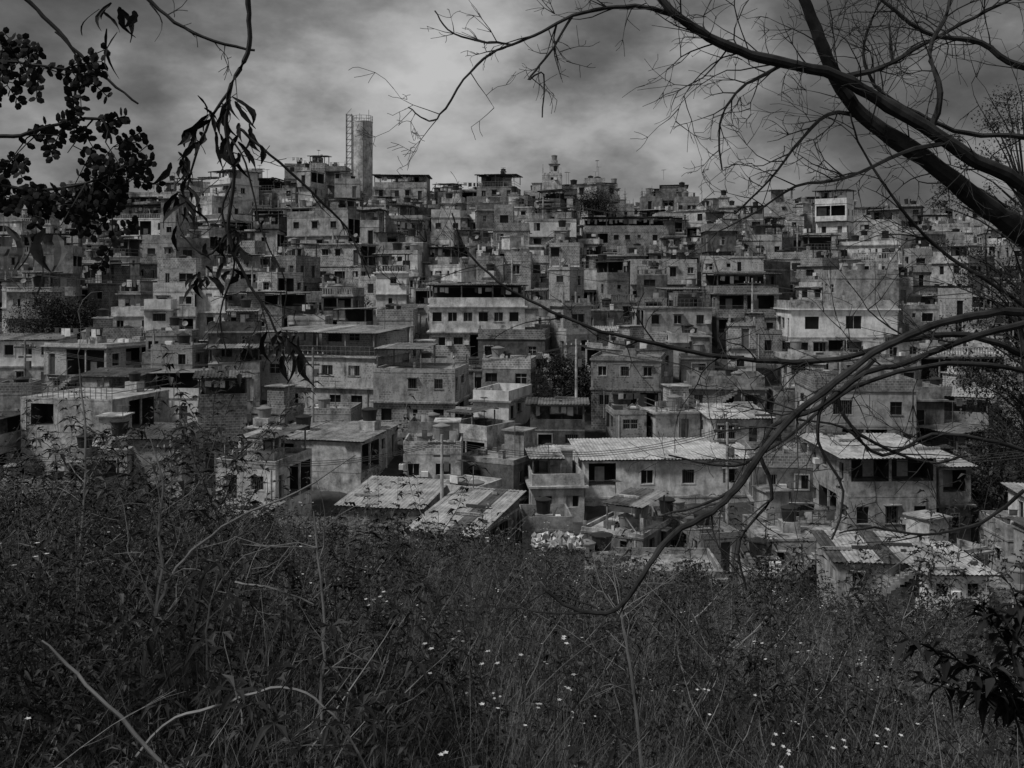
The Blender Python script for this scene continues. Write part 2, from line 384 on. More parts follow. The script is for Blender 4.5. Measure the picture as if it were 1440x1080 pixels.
def house(name,x,y,zb,rot,W,D,lv,roof,R,rmat=None,rise=None,found=5,tanks=None,ov=.4):
    mb=MB(); z=0
    x0,x1,y0,y1=-W/2,W/2,-D/2,D/2
    mb.box(x0+.02,x1-.02,y0+.02,y1-.02,-found,-.02,lv[0]['mat'] if R.random()<.5 else 'concrete')
    px=(x0,x1,y0,y1)
    for i,l in enumerate(lv):
        h=l.get('h',2.8); mat=l['mat']
        fx0,fx1,fy0,fy1=l.get('fp',px)
        if i>0 and (fx0>px[0]+.8 or fx1<px[1]-.8 or fy0>px[2]+.8):
            parapet(mb,px[0],px[1],px[2],px[3],z,R.choice([.5,.9,1.0]),lv[i-1]['mat'],R,front=R.choice(['solid']*6+['bal']))
            fx1=min(fx1,px[1]-.14); fy1=min(fy1,px[3]-.14); fy0=max(fy0,px[2]+.14); fx0=max(fx0,px[0]+.14)
            for (ta,tb) in ((px[0],fx0),(fx1,px[1])):
                if tb-ta>1.8:
                    if R.random()<.5: clothes(mb,ta+.2,tb-.2,px[2]+.6,z+1.9,R)
                    if R.random()<.45: sheet(mb,ta-.1,tb-.02,px[2]-.2,px[3],z+2.25,R,'y',.2)
                    elif R.random()<.6: tank(mb,(ta+tb)/2,px[3]-1.3,z,R)
                    clutter(mb,ta,tb,px[2],px[3],z,R,3)
        zt=z+h-.15
        w=fx1-fx0; dd=fy1-fy0
        fo=l.get('front'); fo=auto_ops(w,h,R) if fo is None else fo
        ro=l.get('right'); ro=auto_ops(dd,h,R,p=.5) if ro is None else ro
        lo=l.get('left'); lo=auto_ops(dd,h,R,p=.5) if lo is None else lo
        wall(mb,(fx0,fy0),(1,0),w,z,zt,fo,mat,R)
        wall(mb,(fx1,fy0),(0,1),dd,z,zt,ro,l.get('smat',mat),R)
        wall(mb,(fx1,fy1),(-1,0),w,z,zt,auto_ops(w,h,R,p=.3,void=0),mat,R)
        wall(mb,(fx0,fy1),(0,-1),dd,z,zt,lo,l.get('smat',mat),R)
        e=l.get('e',R.choice([.02,.03,.05,.12,.3])); 
        mb.box(fx0-e,fx1+e,fy0-e,fy1+e,zt,zt+.15,R.choice(['concrete','plaster',mat]),'concrete')
        if mat in('brick','patched') and R.random()<.7:
            k=max(2,int(w/3.0)+1)
            for j in range(k):
                c=fx0-.012+(w-.176)*j/(k-1)
                if any(o[0]-.05<c-fx0+.2 and o[1]+.05>c-fx0 for o in fo): continue
                mb.box(c,c+.2,fy0-.014,fy0+.05,z,zt-.003,'concrete')
        z+=h; px=(fx0,fx1,fy0,fy1)
    x0,x1,y0,y1=px; mat=lv[-1]['mat']
    if roof=='canopy': canopy(mb,x0,x1,y0,y1,z,R,mat,rmat,rise=rise,bal=R.choice(['solid']*5+['bal','rail']))
    elif roof=='sheet':
        rs=R.uniform(.2,.6)*R.choice([1,1,-.6]) if rise is None else rise
        if rs>0:
            mb.poly([(x1,y0,z),(x1,y1,z),(x1,y1,z+rs)],mat); mb.poly([(x0,y1,z),(x0,y0,z),(x0,y1,z+rs)],mat)
            mb.poly([(x1,y1,z),(x0,y1,z),(x0,y1,z+rs),(x1,y1,z+rs)],mat)
            sheet(mb,x0-ov,x1+ov,y0-ov,y1+ov,z+.06-rs*ov/(y1-y0),R,'y',rs,rmat,patch=.35 if rmat is None else .12)
        else:
            rs=-rs
            mb.poly([(x0,y0,z),(x1,y0,z),(x1,y0,z+rs),(x0,y0,z+rs)],mat); mb.poly([(x1,y0,z),(x1,y1,z),(x1,y0,z+rs)],mat); mb.poly([(x0,y1,z),(x0,y0,z),(x0,y0,z+rs)],mat)
            sheet(mb,x0-ov,x1+ov,y0-ov,y1+ov,z+.06+rs,R,'y',-rs,rmat)
    else:
        r=R.random()
        if r<.8: parapet(mb,x0,x1,y0,y1,z,R.choice([.25,.4,.9,1.1]),R.choice([mat,mat,'brick','concrete']),R,front=R.choice(['solid']*9+['bal']))
        elif r<.9: parapet(mb,x0+.05,x1-.05,y0+.05,y1-.05,z,.9,mat,R,front='rail')
        if R.random()<.3 and x1-x0>3.4:
            c=R.uniform(x0+1.2,x1-1.2); mb.box(c-.9,c+.9,y1-2.2,y1-.2,z,z+2.1,R.choice([mat,'brick','plaster']),'concrete'); mb.box(c-1.1,c+1.1,y1-2.4,y1-.1,z+2.1,z+2.2,'concrete')
            if R.random()<.4: tank(mb,c,y1-1.2,z+2.2,R,.9)
        if R.random()<.4:
            for c in (x0+.15,x1-.15,(x0+x1)/2):
                hh=R.uniform(.5,1.5); mb.box(c-.1,c+.1,y0+.16,y0+.36,z,z+hh,'concrete')
                for q in (-.06,.06): mb.beam((c+q,y0+.26,z+hh),(c+q+R.uniform(-.05,.05),y0+.26,z+hh+.6),.012,'frame_dark')
        if R.random()<.35: clothes(mb,x0+.4,x1-.4,y0+.8,z+1.7,R)
        clutter(mb,x0,x1,y0,y1,z,R,R.choice([0,3,6]))
        if R.random()<.25 and x1-x0>4:
            c=x0+(x1-x0)*R.choice([.3,.65]); hw=(x1-x0)*.27
            for a_ in (-hw,hw):
                for b_ in (y0+.5,y1-.4): mb.box(c+a_-.05,c+a_+.05,b_-.05,b_+.05,z,z+2.0,'plaster_dark')
            sheet(mb,c-hw-.3,c+hw+.3,y0+.2,y1,z+2.05,R,'y',.15)
    nt=tanks if tanks is not None else R.choice([0,1,1,2,2])
    if roof=='flat':
        for k in range(nt): tank(mb,R.uniform(x0+.9,x1-.9),R.uniform(y0+1.2,y1-1),z,R,R.uniform(.8,1.1))
    elif tanks and roof=='sheet':
        for k in range(nt): tank(mb,R.uniform(x0+1,x1-1),R.uniform(y0+2.5,y1-1),z+.1,R,1.1)
    if R.random()<.25 and roof=='flat': dish(mb,R.uniform(x0+.5,x1-.5),y0+.3,z+.3,R)
    if R.random()<.5: antenna(mb,R.uniform(x0+.5,x1-.5),R.uniform(y0+.5,y1-.5),z+(.1 if roof=='flat' else 2.2),R)
    if R.random()<.14 and W>5: stairs(mb,-W/2+.2,-D/2-1.05,-.2,lv[0].get('h',2.8),1,R)
    for _ in range(R.choice([0,1,2])):
        c=R.uniform(-W/2+.3,W/2-.3); mb.beam((c,-D/2-.04,0),(c,-D/2-.04,lv[0].get('h',2.8)-.2),.035,R.choice(['metal','frame']))
    return mb.build(name,(x,y,zb),rot)

heroes=[]; foot=[]
def reserve(x,y,W,D,rot):
    c,s_=abs(math.cos(rot)),abs(math.sin(rot)); w=W*c+D*s_*.8; d=W*s_*.8+D*c
    foot.append((x-w/2,x+w/2,y-d/2,y+d/2))
def hero(name,u0,u1,vtop,y,D,rot,lv,roof,vbase,seed,**k):
    W=(u1-u0)/F*y; x=((u0+u1)/2-720)/F*y
    r=math.radians(rot); zt=CZ-(vtop-400)/F*y; zb=zt-sum(l.get('h',2.8) for l in lv)
    cxx=x-math.sin(r)*D/2; cyy=y+math.cos(r)*D/2
    W/=max(.7,math.cos(r))
    house(name,cxx,cyy,zb,r,W,D,lv,roof,random.Random(seed),**k)
    reserve(cxx,cyy,W,D,r); heroes.append((u0,u1,y,vbase))
def lvl(mat,h=2.8,**k): return dict(mat=mat,h=h,**k)
def wins(W,n,h=1.1,w=.6,t='win',top=2.1,skip=()):
    return [((i+.5)*W/n-w,(i+.5)*W/n+w,top-h,top,t) for i in range(n) if i not in skip]

hero("apartment_house",362,530,500,98,9,-16,[lvl('plaster',2.9,front=wins(11.5,5,skip=(2,))),lvl('patched',3.0,front=wins(11.5,4,1.0,.6),e=.25)],'canopy',582,1,rmat='sheet_mid',rise=.35)
hero("brick_house",524,640,522,92,7,-8,[lvl('brick',2.8,front=wins(7.4,3,1.1,.5)),lvl('patched',2.8,front=wins(7.4,3,.9,.4,skip=(0,)))],'flat',612,2,tanks=0)
hero("corrugated_roof_house",822,1062,645,80,7.5,4,[lvl('patched',3.1,front=wins(13.4,5,1.0,.5)),lvl('paint_light',3.0,front=[(.3,2.5,.9,2.7,'void')]+[o for o in wins(13.4,4,1.1,.5,skip=(0,))],e=.04)],'sheet',748,3,rmat='sheet_light',rise=.45)
hero("plastered_house",748,822,683,77,6,4,[lvl('plaster',2.9,front=wins(4.2,2,.9,.5))],'flat',748,4,tanks=1)
hero("dark_plastered_house",640,722,648,80,5,-28,[lvl('plaster_dark',2.8),lvl('plaster_dark',2.9,front=[(1.2,2.3,1.0,2.1,'win')])],'flat',700,5,tanks=1)
hero("corrugated_shed",575,668,748,64,8.5,-20,[lvl('plaster_dark',2.8,front=[])],'sheet',770,6,rmat='sheet_light',rise=1.1)
hero("corrugated_shed",478,590,712,70,7,-12,[lvl('concrete',2.8,front=[])],'sheet',728,7,rmat='sheet_light',rise=.6)
hero("veranda_house",1192,1318,642,70,8,3,[lvl('plaster',2.9,front=wins(6.2,3,1.2,.45)),lvl('plaster',2.7,front=[(.2,2.9,.95,2.5,'void'),(3.1,6.1,.95,2.5,'void')],e=.3)],'sheet',735,8,rmat='sheet_light',rise=.3,ov=.8)
hero("veranda_annex_house",1320,1366,655,72,6,3,[lvl('plaster_dark',2.8),lvl('plaster',2.8,front=[(.3,2.0,.9,2.5,'void')])],'sheet',735,48,rmat='sheet_light',rise=.3)
hero("patched_roof_house",1180,1300,790,60,5.5,-4,[lvl('paint_light',2.8,front=wins(5,2,.8,.4))],'sheet',850,9,rise=.4)
hero("patched_roof_house",1302,1392,806,58,5.5,2,[lvl('white_paint',2.7,front=wins(3.7,2,.8,.35))],'sheet',855,49,rise=.3)
hero("plastered_house",1146,1286,548,84,8,-5,[lvl('plaster',2.8),lvl('paint_light',3.0,front=[(1.6,3.2,.9,2.1,'win'),(6.3,7.3,.9,2.0,'win')])],'flat',600,10)
hero("white_house",1112,1262,434,112,8,0,[lvl('plaster',2.8),lvl('white_paint',3.2,front=[(1.6,3.2,.9,2.3,'win'),(6.2,8,.9,2.4,'win')],e=.3),],'flat',474,11,tanks=0)
hero("brick_house",1176,1264,390,116,5,0,[lvl('plaster',2.9,front=[])],'flat',432,12,tanks=2)
hero("brick_house",832,928,505,94,7,-12,[lvl('brick',2.8),lvl('patched',2.8,front=wins(6.4,3,.9,.4))],'flat',575,13,tanks=1)
hero("white_house",-25,76,478,100,6,4,[lvl('plaster',2.8),lvl('white_paint',2.6,front=wins(7.2,4,1.0,.45))],'sheet',508,14,rise=.4,rmat='sheet_mid')
hero("stacked_house",656,742,262,186,8,-10,[lvl('plaster',2.8),lvl('plaster',2.8),lvl('brick',2.8),lvl('plaster',2.8,fp=(-4,3.2,-3.5,3.6))],'canopy',290,15,rmat='sheet_dark',rise=.2)
hero("white_house",138,235,308,172,8,-6,[lvl('paint_light',2.8),lvl('white_paint',2.8),lvl('white_paint',2.8)],'canopy',345,16,rise=.3)
hero("canopy_house",338,386,268,184,7,-5,[lvl('plaster',2.8),lvl('plaster',2.8)],'canopy',290,17,rmat='sheet_dark',rise=.1)
hero("painted_house",400,492,305,150,8,-20,[lvl('plaster',2.8),lvl('paint_light',2.8),lvl('paint_light',2.8,front=wins(9.6,3,1.0,.5))],'flat',345,18)
hero("canopy_house",526,600,263,186,8,0,[lvl('plaster',2.8),lvl('plaster',2.8)],'canopy',290,19,rmat='sheet_dark',rise=.15)
hero("long_canopy_house",822,945,325,160,7,-4,[lvl('plaster',2.8),lvl('brick',2.8)],'canopy',345,20,rmat='sheet_dark',rise=.3)
hero("veranda_house",604,738,430,108,7,2,[lvl('brick',2.8),lvl('paint_light',2.8,front=wins(10,6,1.0,.5))],'canopy',452,21,rmat='sheet_dark',rise=.2)
hero("balcony_house",1008,1095,412,118,7,0,[lvl('plaster',2.8),lvl('brick',2.8,front=[(.3,3.2,.9,2.5,'void'),(3.6,6.8,.9,2.5,'void')],e=.3)],'canopy',440,22,rmat='sheet_dark',rise=.2)
hero("tin_roof_house",362,510,618,82,8.5,-14,[lvl('plaster',2.6,front=[(.5,3,.3,2.2,'void')])],'sheet',632,23,rmat='sheet_mid',rise=.3,tanks=2)
hero("stained_house",672,766,475,106,6,-8,[lvl('plaster',2.8),lvl('plaster_dark',3.0,front=wins(7,3,1,.45,skip=(1,)))],'flat',515,24,tanks=0)
hero("plastered_house",905,1002,432,114,6,6,[lvl('plaster',2.8),lvl('paint_light',3.0,front=wins(7.9,3,1,.45))],'flat',478,25)
hero("tall_plastered_house",1062,1150,655,77,6,-6,[lvl('plaster_dark',2.8),lvl('plaster_dark',2.8,front=wins(4.8,2,1.1,.5))],'flat',735,26,tanks=1)
hero("terrace_house",20,165,560,82,8,-14,[lvl('plaster',2.8,front=[(1,3.2,.5,2.3,'void')])],'flat',590,27)
hero("terrace_house",300,390,655,72,6,-14,[lvl('paint_light',2.8)],'flat',680,28,tanks=1)
hero("brick_house",1290,1440,500,108,8,4,[lvl('brick',2.8),lvl('plaster',2.8)],'flat',545,29)
hero("brick_house",1000,1085,588,86,7,2,[lvl('plaster',2.8),lvl('plaster',2.8)],'sheet',630,30,rmat='sheet_light',rise=.4)

NAMES={'brick':'brick_house','plaster':'plastered_house','plaster_dark':'dark_plastered_house','paint_light':'painted_house','white_paint':'white_house','patched':'patched_plaster_house'}
TREES=[(795,552,97,3.8,3.6),(838,300,168,4.5,4),(60,470,108,4.5,5),(105,470,112,3.5,4),(1410,690,76,4.0,5),(1445,650,84,5,6)]
for (u,v,y,rx,hh) in TREES:
    x=(u-720)/F*y; foot.append((x-rx*.6,x+rx*.6,y-rx*.5,y+rx*.5)); heroes.append((u-rx*.7/y*F,u+rx*.7/y*F,y,v+5))
TW=at(510,262,196); foot.append((TW.x-4,TW.x+4,192,200)); heroes.append((484,528,196,258))
cnt=0
def try_house(cx,cy,W,D,rot,R,marg=.12,small=False):
    global cnt
    c_,s_=abs(math.cos(rot)),abs(math.sin(rot)); w2=(W*c_+D*s_*.5)/2-marg; d2=(D*c_+W*s_*.5)/2-marg
    if any(cx-w2<b1 and cx+w2>b0 and cy-d2<e1 and cy+d2>e0 for (b0,b1,e0,e1) in foot): return False
    gz=float(ground(cx,cy-D*.3))+R.uniform(-.7,1.0)
    nl=R.choice([1,1,2,2] if small else ([1,1,2,2,2,3,3] if cy>88 else [1,1,2,2]))
    if cy>176: nl=R.choice([1,1,2,2,3])
    fz=cy-D/2
    u0=720+(cx-W/2)/fz*F; u1=720+(cx+W/2)/fz*F
    roof=R.choices(['canopy','sheet','flat'],[.22,.10,.68])[0]
    zmax=1e9
    for (a,b_,hy,vb) in heroes:
        if fz<hy and hy-fz<34 and u0<b_-10 and u1>a+10: zmax=min(zmax,CZ-(vb-400)/F*fz+.6)
    extra={'canopy':3.0,'sheet':.8,'flat':.9}
    ok=False
    for tr in range(6):
        if gz+nl*2.8+extra[roof]<=zmax: ok=True; break
        if roof!='flat': roof='flat'
        elif nl>1: nl-=1
    dz=0
    if not ok:
        dz=gz+nl*2.8+extra[roof]-zmax
        if dz>2.5: return False
    lv=[]; px=(-W/2,W/2,-D/2,D/2); mat=R.choice(WM)
    for i in range(nl):
        if R.random()<.45: mat=R.choice(WM)
        l=lvl(mat,R.uniform(2.5,3.1))
        if i>0:
            r=R.random()
            if r<.3 and W>5: px=(px[0]+(px[1]-px[0])*R.uniform(.25,.55),px[1],px[2],px[3])
            elif r<.58 and W>5: px=(px[0],px[1]-(px[1]-px[0])*R.uniform(.25,.55),px[2],px[3])
            elif r<.70: px=(px[0],px[1],px[2]+R.uniform(1,2),px[3])
            elif r<.88: px=(px[0],px[1],px[2]-R.uniform(.2,.6),px[3])
            if px[1]-px[0]<2.6 or px[3]-px[2]<3.0: px=(-W/2,W/2,-D/2,D/2)
        l['fp']=px; lv.append(l)
    house(NAMES[lv[0]['mat']],cx,cy,gz+.3-dz,rot,W,D,lv,roof,R)
    foot.append((cx-w2,cx+w2,cy-d2,cy+d2)); cnt+=1
    return True
y=61.0
while y<272:
    half=0.58*y+10
    x=-half+R.uniform(0,5)
    tilt=R.uniform(-.12,.12)
    while x<half:
        W=R.uniform(4.5,10.5) if R.random()<.75 else R.uniform(3.2,4.8); D=R.uniform(4.8,7)
        cx=x+W/2; cy=y+D/2+R.uniform(-2.0,2.0)+math.sin(cx*.07+y*.1)*2.5
        rot=tilt+R.gauss(0,.18)-0.12+.16*math.sin(cx*.09+y*.05)
        if R.random()<.15: rot+=R.choice([-.5,.45])
        x+=W*.97+R.choice([0.0,0.05,.1,.3,1.0])
        if y<66 and not(-14<cx<40): continue
        if y<70 and cx<-24: continue
        try_house(cx,cy,W,D,rot,R)
    y+=7.0 if y<150 else 7.7
n0=cnt
for t in range(5000):
    cy=62+(205-62)*R.random(); cx=R.uniform(-1,1)*(.58*cy+4)
    if cy<70 and cx<-24: continue
    W=R.uniform(2.8,5.8); D=R.uniform(3,5)
    try_house(cx,cy,W,D,R.gauss(-.1,.22),R,marg=.3,small=True)
print("houses",n0,cnt,time.time()-T0)

# ------------------------------------------------------------------ water tower
def water_tower():
    mb=MB(); base=ground(TW.x,196); H=61.8-base; r=1.95; n=40
    mb.cyl(0,0,-2,H,r,r,n,'plaster'); mb.cyl(0,0,H,H+.2,r+.06,r+.06,n,'concrete')
    for k in range(1,10): mb.cyl(0,0,H*k/10,H*k/10+.06,r+.025,r+.025,n,'concrete',False)
    for k in range(12):
        a=2*math.pi*k/12; mb.beam((r*math.cos(a),r*math.sin(a),H),(r*math.cos(a),r*math.sin(a),H+1.3),.035,'metal')
        b=2*math.pi*(k+1)/12
        for hh in (.65,1.25): mb.beam((r*math.cos(a),r*math.sin(a),H+hh),(r*math.cos(b),r*math.sin(b),H+hh),.03,'metal')
    for sx in (-r-1.1,-r-.05):
        for sy in (-1.2,-.2): mb.beam((sx,sy,0),(sx,sy,H+1.6),.06,'metal')
    z=0
    while z<H+1.5:
        for q in (((-r-1.1,-1.2),(-r-.05,-1.2)),((-r-1.1,-.2),(-r-.05,-.2)),((-r-1.1,-1.2),(-r-1.1,-.2))):
            mb.beam((*q[0],z),(*q[1],z),.04,'metal')
        mb.beam((-r-1.1,-1.2,z),(-r-.05,-1.2,z+1.2),.035,'metal'); z+=1.2
    mb.beam((1.2,0,H),(1.2,0,H+2.6),.04,'metal'); mb.beam((-.6,0,H),(-.6,0,H+1.9),.035,'metal')
    mb.beam((.4,-r-.06,0),(.4,-r-.06,H),.06,'metal')
    mb.build("water_tower",(TW.x,196,float(base)))
water_tower()

# ------------------------------------------------------------------ poles and cables
def pole(x,y,h=8):
    z=float(ground(x,y)); mb=MB(); mb.cyl(0,0,-.5,h,.16,.1,10,'concrete'); mb.box(-1,1,-.06,.06,h-.7,h-.55,'frame_dark'); mb.box(-.6,.6,-.06,.06,h-1.6,h-1.45,'frame_dark')
    for k in (-.9,-.45,.45,.9): mb.cyl(k,0,h-.55,h-.38,.05,.04,6,'frame')
    mb.box(.15,.5,-.2,.2,h-2.6,h-1.9,'metal')
    mb.build("utility_pole",(x,y,z)); return Vector((x,y,z+h-.5))
chains=[[(-52,72),(-24,70),(-5,71),(16,74),(38,70)],[(-60,118),(-30,115),(0,119),(28,116),(60,120)],[(-45,92),(-18,90),(6,93),(30,91)],[(-75,160),(-35,158),(5,160),(45,157)]]
for ch in chains:
    P=[pole(a,b,9) for a,b in ch]
    mb=MB()
    for p,q in zip(P,P[1:]):
        for off in (-.9,0,.9):
            prev=None
            for k in range(13):
                t=k/12; c=p.lerp(q,t)+Vector((0,off,-1.4*4*t*(1-t)))
                if prev is not None: mb.beam(prev,c,.018,'frame_dark')
                prev=c
    mb.build("power_cable")

# ------------------------------------------------------------------ vegetation
def vegmat(name,col,noise=.4,rough=.8,scale=6): plain(name,col,rough,0,noise,scale,0.15)
vegmat("leaf_black",.013); vegmat("leaf_dark",.03); vegmat("leaf_mid",.065); vegmat("leaf_pale",.15); vegmat("stem_dry",.23,.3); vegmat("bark",.034,.55,.9,9); vegmat("flower",.6,.1); vegmat("pod",.09,.3,.6,30)

class QP:
    def __init__(s): s.q=[]; s.m=[]
    def quad(s,a,b,c,d,m): s.q.append((tuple(a),tuple(b),tuple(c),tuple(d))); s.m.append(MI[m])
    def leaf(s,p,d,L,w,m,droop=.3,fold=.25):
        d=d.normalized(); up=Vector((0,0,1)); sd=d.cross(up)
        if sd.length<.05: sd=Vector((1,0,0))
        sd.normalize(); nn=sd.cross(d)
        mid=p+d*L*.45; tip=p+d*L+Vector((0,0,-droop*L))
        a=mid+sd*w/2+nn*w*fold; b=mid-sd*w/2+nn*w*fold
        s.quad(p,a,tip,mid,m); s.quad(p,mid,tip,b,m)
    def tube(s,pts,rs,m,n=3):
        rings=[]
        for i,p in enumerate(pts):
            d=(pts[min(i+1,len(pts)-1)]-pts[max(i-1,0)]).normalized()
            a=Vector((0,0,1)) if abs(d.z)<.9 else Vector((1,0,0))
            u=d.cross(a).normalized(); v=d.cross(u)
            rings.append([p+(u*math.cos(2*math.pi*k/n)+v*math.sin(2*math.pi*k/n))*rs[i] for k in range(n)])
        for A,B in zip(rings,rings[1:]):
            for k in range(n): j=(k+1)%n; s.quad(A[k],A[j],B[j],B[k],m)
    def blade(s,p,a,h,lean,w,m,seg=3):
        d=Vector((math.cos(a),math.sin(a),0)); sd=Vector((-d.y,d.x,0)); prev=None
        for i in range(seg+1):
            t=i/seg; c=p+d*lean*t*t+Vector((0,0,h*t*(1-.25*t*lean/h))); ww=w*(1-t*.85)/2
            cur=(c-sd*ww,c+sd*ww)
            if prev: s.quad(prev[0],prev[1],cur[1],cur[0],m)
            prev=cur
    def arr(s): return np.array(s.q,dtype=np.float32),np.array(s.m,dtype=np.int32)
def merge(name,items,smooth=False):
    Q=np.concatenate([a for a,_ in items]); Mx=np.concatenate([b for _,b in items]); n=len(Q)
    me=bpy.data.meshes.new(name); me.vertices.add(n*4); me.vertices.foreach_set('co',Q.reshape(-1))
    me.loops.add(n*4); me.loops.foreach_set('vertex_index',np.arange(n*4,dtype=np.int32))
    me.polygons.add(n); me.polygons.foreach_set('loop_start',np.arange(0,n*4,4,dtype=np.int32))
    used=np.unique(Mx); 
    for k in used: me.materials.append(MATS[int(k)])
    me.polygons.foreach_set('material_index',np.searchsorted(used,Mx).astype(np.int32))
    me.update(calc_edges=True)
    ob=bpy.data.objects.new(name,me); sc.collection.objects.link(ob); return ob
def place(arr,pos,rz,sc_,tilt=(0,0)):
    q,m=arr; M_=np.array((Matrix.Rotation(rz,3,'Z')@Matrix.Rotation(tilt[0],3,'X')@Matrix.Rotation(tilt[1],3,'Y')),dtype=np.float32)*sc_
    return (q.reshape(-1,3)@M_.T+np.array(pos,dtype=np.float32)).reshape(-1,4,3),m
RV=random.Random(5)
def leafy(h,n,ll,lw,mats,branches=3,start=.25,stems=('stem_dry','leaf_mid','leaf_dark')):
    q=QP()
    def stem(p,d,h,n,r,st):
        pts=[p]; c=p.copy(); dd=d.normalized()
        for i in range(n):
            dd=(dd+Vector((RV.gauss(0,.13),RV.gauss(0,.13),.05))).normalized(); c=c+dd*h/n; pts.append(c.copy())
            if i>n*st:
                for k in range(RV.choice([2,3])):
                    a=RV.uniform(0,6.28); ld=Vector((math.cos(a),math.sin(a),RV.uniform(-.2,.5)))
                    s_=RV.uniform(.5,1.2)
                    q.leaf(c,ld,ll*s_,lw*s_,RV.choice(mats),RV.uniform(.1,.5))
                    if RV.random()<.5:
                        q.leaf(c+ld*ll*.2,ld+Vector((-ld.y,ld.x,0))*.7,ll*s_*.7,lw*s_*.7,RV.choice(mats),.3)
        q.tube(pts,[r*(1-.7*i/n) for i in range(n+1)],RV.choice(stems))
        return pts
    pts=stem(Vector((0,0,-.1)),Vector((RV.gauss(0,.1),RV.gauss(0,.1),1)),h,n,.005,start)
    for k in range(branches):
        p=pts[RV.randrange(len(pts)//4,len(pts)-1)]; a=RV.uniform(0,6.28)
        stem(p,Vector((math.cos(a),math.sin(a),1.0)),h*RV.uniform(.25,.5),max(3,n//2),.003,.1)
    return q.arr()
def palmate(h,mats):
    q=QP()
    def whorl(c,s):
        n=RV.choice([5,6,7]); a0=RV.uniform(0,6)
        for k in range(n):
            a=a0+k*6.28/n+RV.gauss(0,.15); q.leaf(c,Vector((math.cos(a),math.sin(a),RV.uniform(-.3,.4))),.10*s*RV.uniform(.7,1.1),.023*s,RV.choice(mats),RV.uniform(.2,.6))
    c=Vector((0,0,-.1)); d=Vector((RV.gauss(0,.12),RV.gauss(0,.12),1)).normalized(); pts=[c.copy()]; n=10
    for i in range(n):
        d=(d+Vector((RV.gauss(0,.1),RV.gauss(0,.1),.05))).normalized(); c=c+d*h/n; pts.append(c.copy())
        if i>2:
            for k in range(RV.choice([1,2,3])):
                a=RV.uniform(0,6.28); e=c+Vector((math.cos(a),math.sin(a),RV.uniform(.2,1)))*RV.uniform(.08,.22)
                q.tube([c,c.lerp(e,.5)+Vector((0,0,.01)),e],[.0022,.002,.0015],'leaf_mid'); whorl(e,RV.uniform(.6,1.0))
    whorl(c,1); q.tube(pts,[.006*(1-.07*i) for i in range(n+1)],RV.choice(['leaf_mid','stem_dry','leaf_dark']),4)
    return q.arr()
def grass(n,h,mats,w=.008,seg=3,rad=.16):
    q=QP()
    for i in range(n):
        a=RV.uniform(0,6.28); rr=RV.uniform(0,rad); hh=h*RV.uniform(.45,1.1)
        q.blade(Vector((rr*math.cos(a),rr*math.sin(a),-.05)),a+RV.gauss(0,.7),hh,hh*RV.uniform(.1,.75),w*RV.uniform(.6,1.3),RV.choice(mats),seg)
    return q.arr()
def drystalk(h,mats=('stem_dry','leaf_pale')):
    q=QP()
    def go(p,d,L,r,k):
        pts=[p]; c=p.copy(); 
        for i in range(4):
            d=(d+Vector((RV.gauss(0,.16),RV.gauss(0,.16),RV.gauss(0,.08)))).normalized(); c=c+d*L/4; pts.append(c.copy())
        q.tube(pts,[r*(1-.15*i) for i in range(5)],RV.choice(mats))
        if k>0:
            for j in range(RV.choice([1,2,3])):
                b=pts[RV.randrange(1,5)]; a=RV.uniform(0,6.28)
                go(b,(d+Vector((math.cos(a),math.sin(a),.2))*.8).normalized(),L*RV.uniform(.35,.6),r*.6,k-1)
    go(Vector((0,0,-.1)),Vector((RV.gauss(0,.25),RV.gauss(0,.25),1)),h,.0035,2); return q.arr()
def flowering(h):
    q=QP()
    for j in range(RV.choice([1,2,3])):
        top=Vector((RV.gauss(0,.12),RV.gauss(0,.12),h*RV.uniform(.9,1.2)))
        q.tube([Vector((0,0,0)),top*.5+Vector((.02,.02,0)),top],[.003,.0025,.002],'leaf_mid')
        for m_ in range(RV.choice([1,2,3])):
            tp_=top+Vector((RV.gauss(0,.03),RV.gauss(0,.03),RV.gauss(0,.02)))
            for k in range(5):
                a=k*1.25; q.leaf(tp_,Vector((math.cos(a),math.sin(a),.6)),.015,.011,'flower',.1)
    return q.arr()
DK=['leaf_black','leaf_dark','leaf_dark','leaf_mid']
V_leafy=[leafy(RV.uniform(.7,1.2),13,.05,.018,DK) for _ in range(10)]
V_broad=[leafy(RV.uniform(.6,1.0),10,.07,.028,DK+['leaf_mid']) for _ in range(6)]
V_palm=[palmate(RV.uniform(.8,1.3),DK) for _ in range(8)]
V_grass=[grass(38,.85,['leaf_dark','leaf_mid','leaf_mid','leaf_pale','leaf_pale'],.0055) for _ in range(8)]
V_grassd=[grass(28,1.0,['stem_dry','leaf_pale','leaf_pale','stem_dry'],.005) for _ in range(6)]
V_dry=[drystalk(RV.uniform(.8,1.4)) for _ in range(10)]
V_fl=[flowering(RV.uniform(.9,1.2)) for _ in range(6)]
V_far=[grass(18,.9,['leaf_dark','leaf_mid','leaf_pale','stem_dry','leaf_pale'],.014,2,.3) for _ in range(5)]+[leafy(1.0,7,.10,.045,DK+['leaf_mid'],3) for _ in range(8)]
def clump(x,y): 
    return math.sin(x*1.7+.6*y+1)*.5+math.sin(y*1.1-x*.8)*.35+math.sin(x*.45+2)*.3
items=[]
def add(arr,x,y,s=1,t=.15): items.append(place(arr,(x,y,float(ground(x,y))),RV.uniform(0,6.28),s,(RV.gauss(0,t),RV.gauss(0,t))))
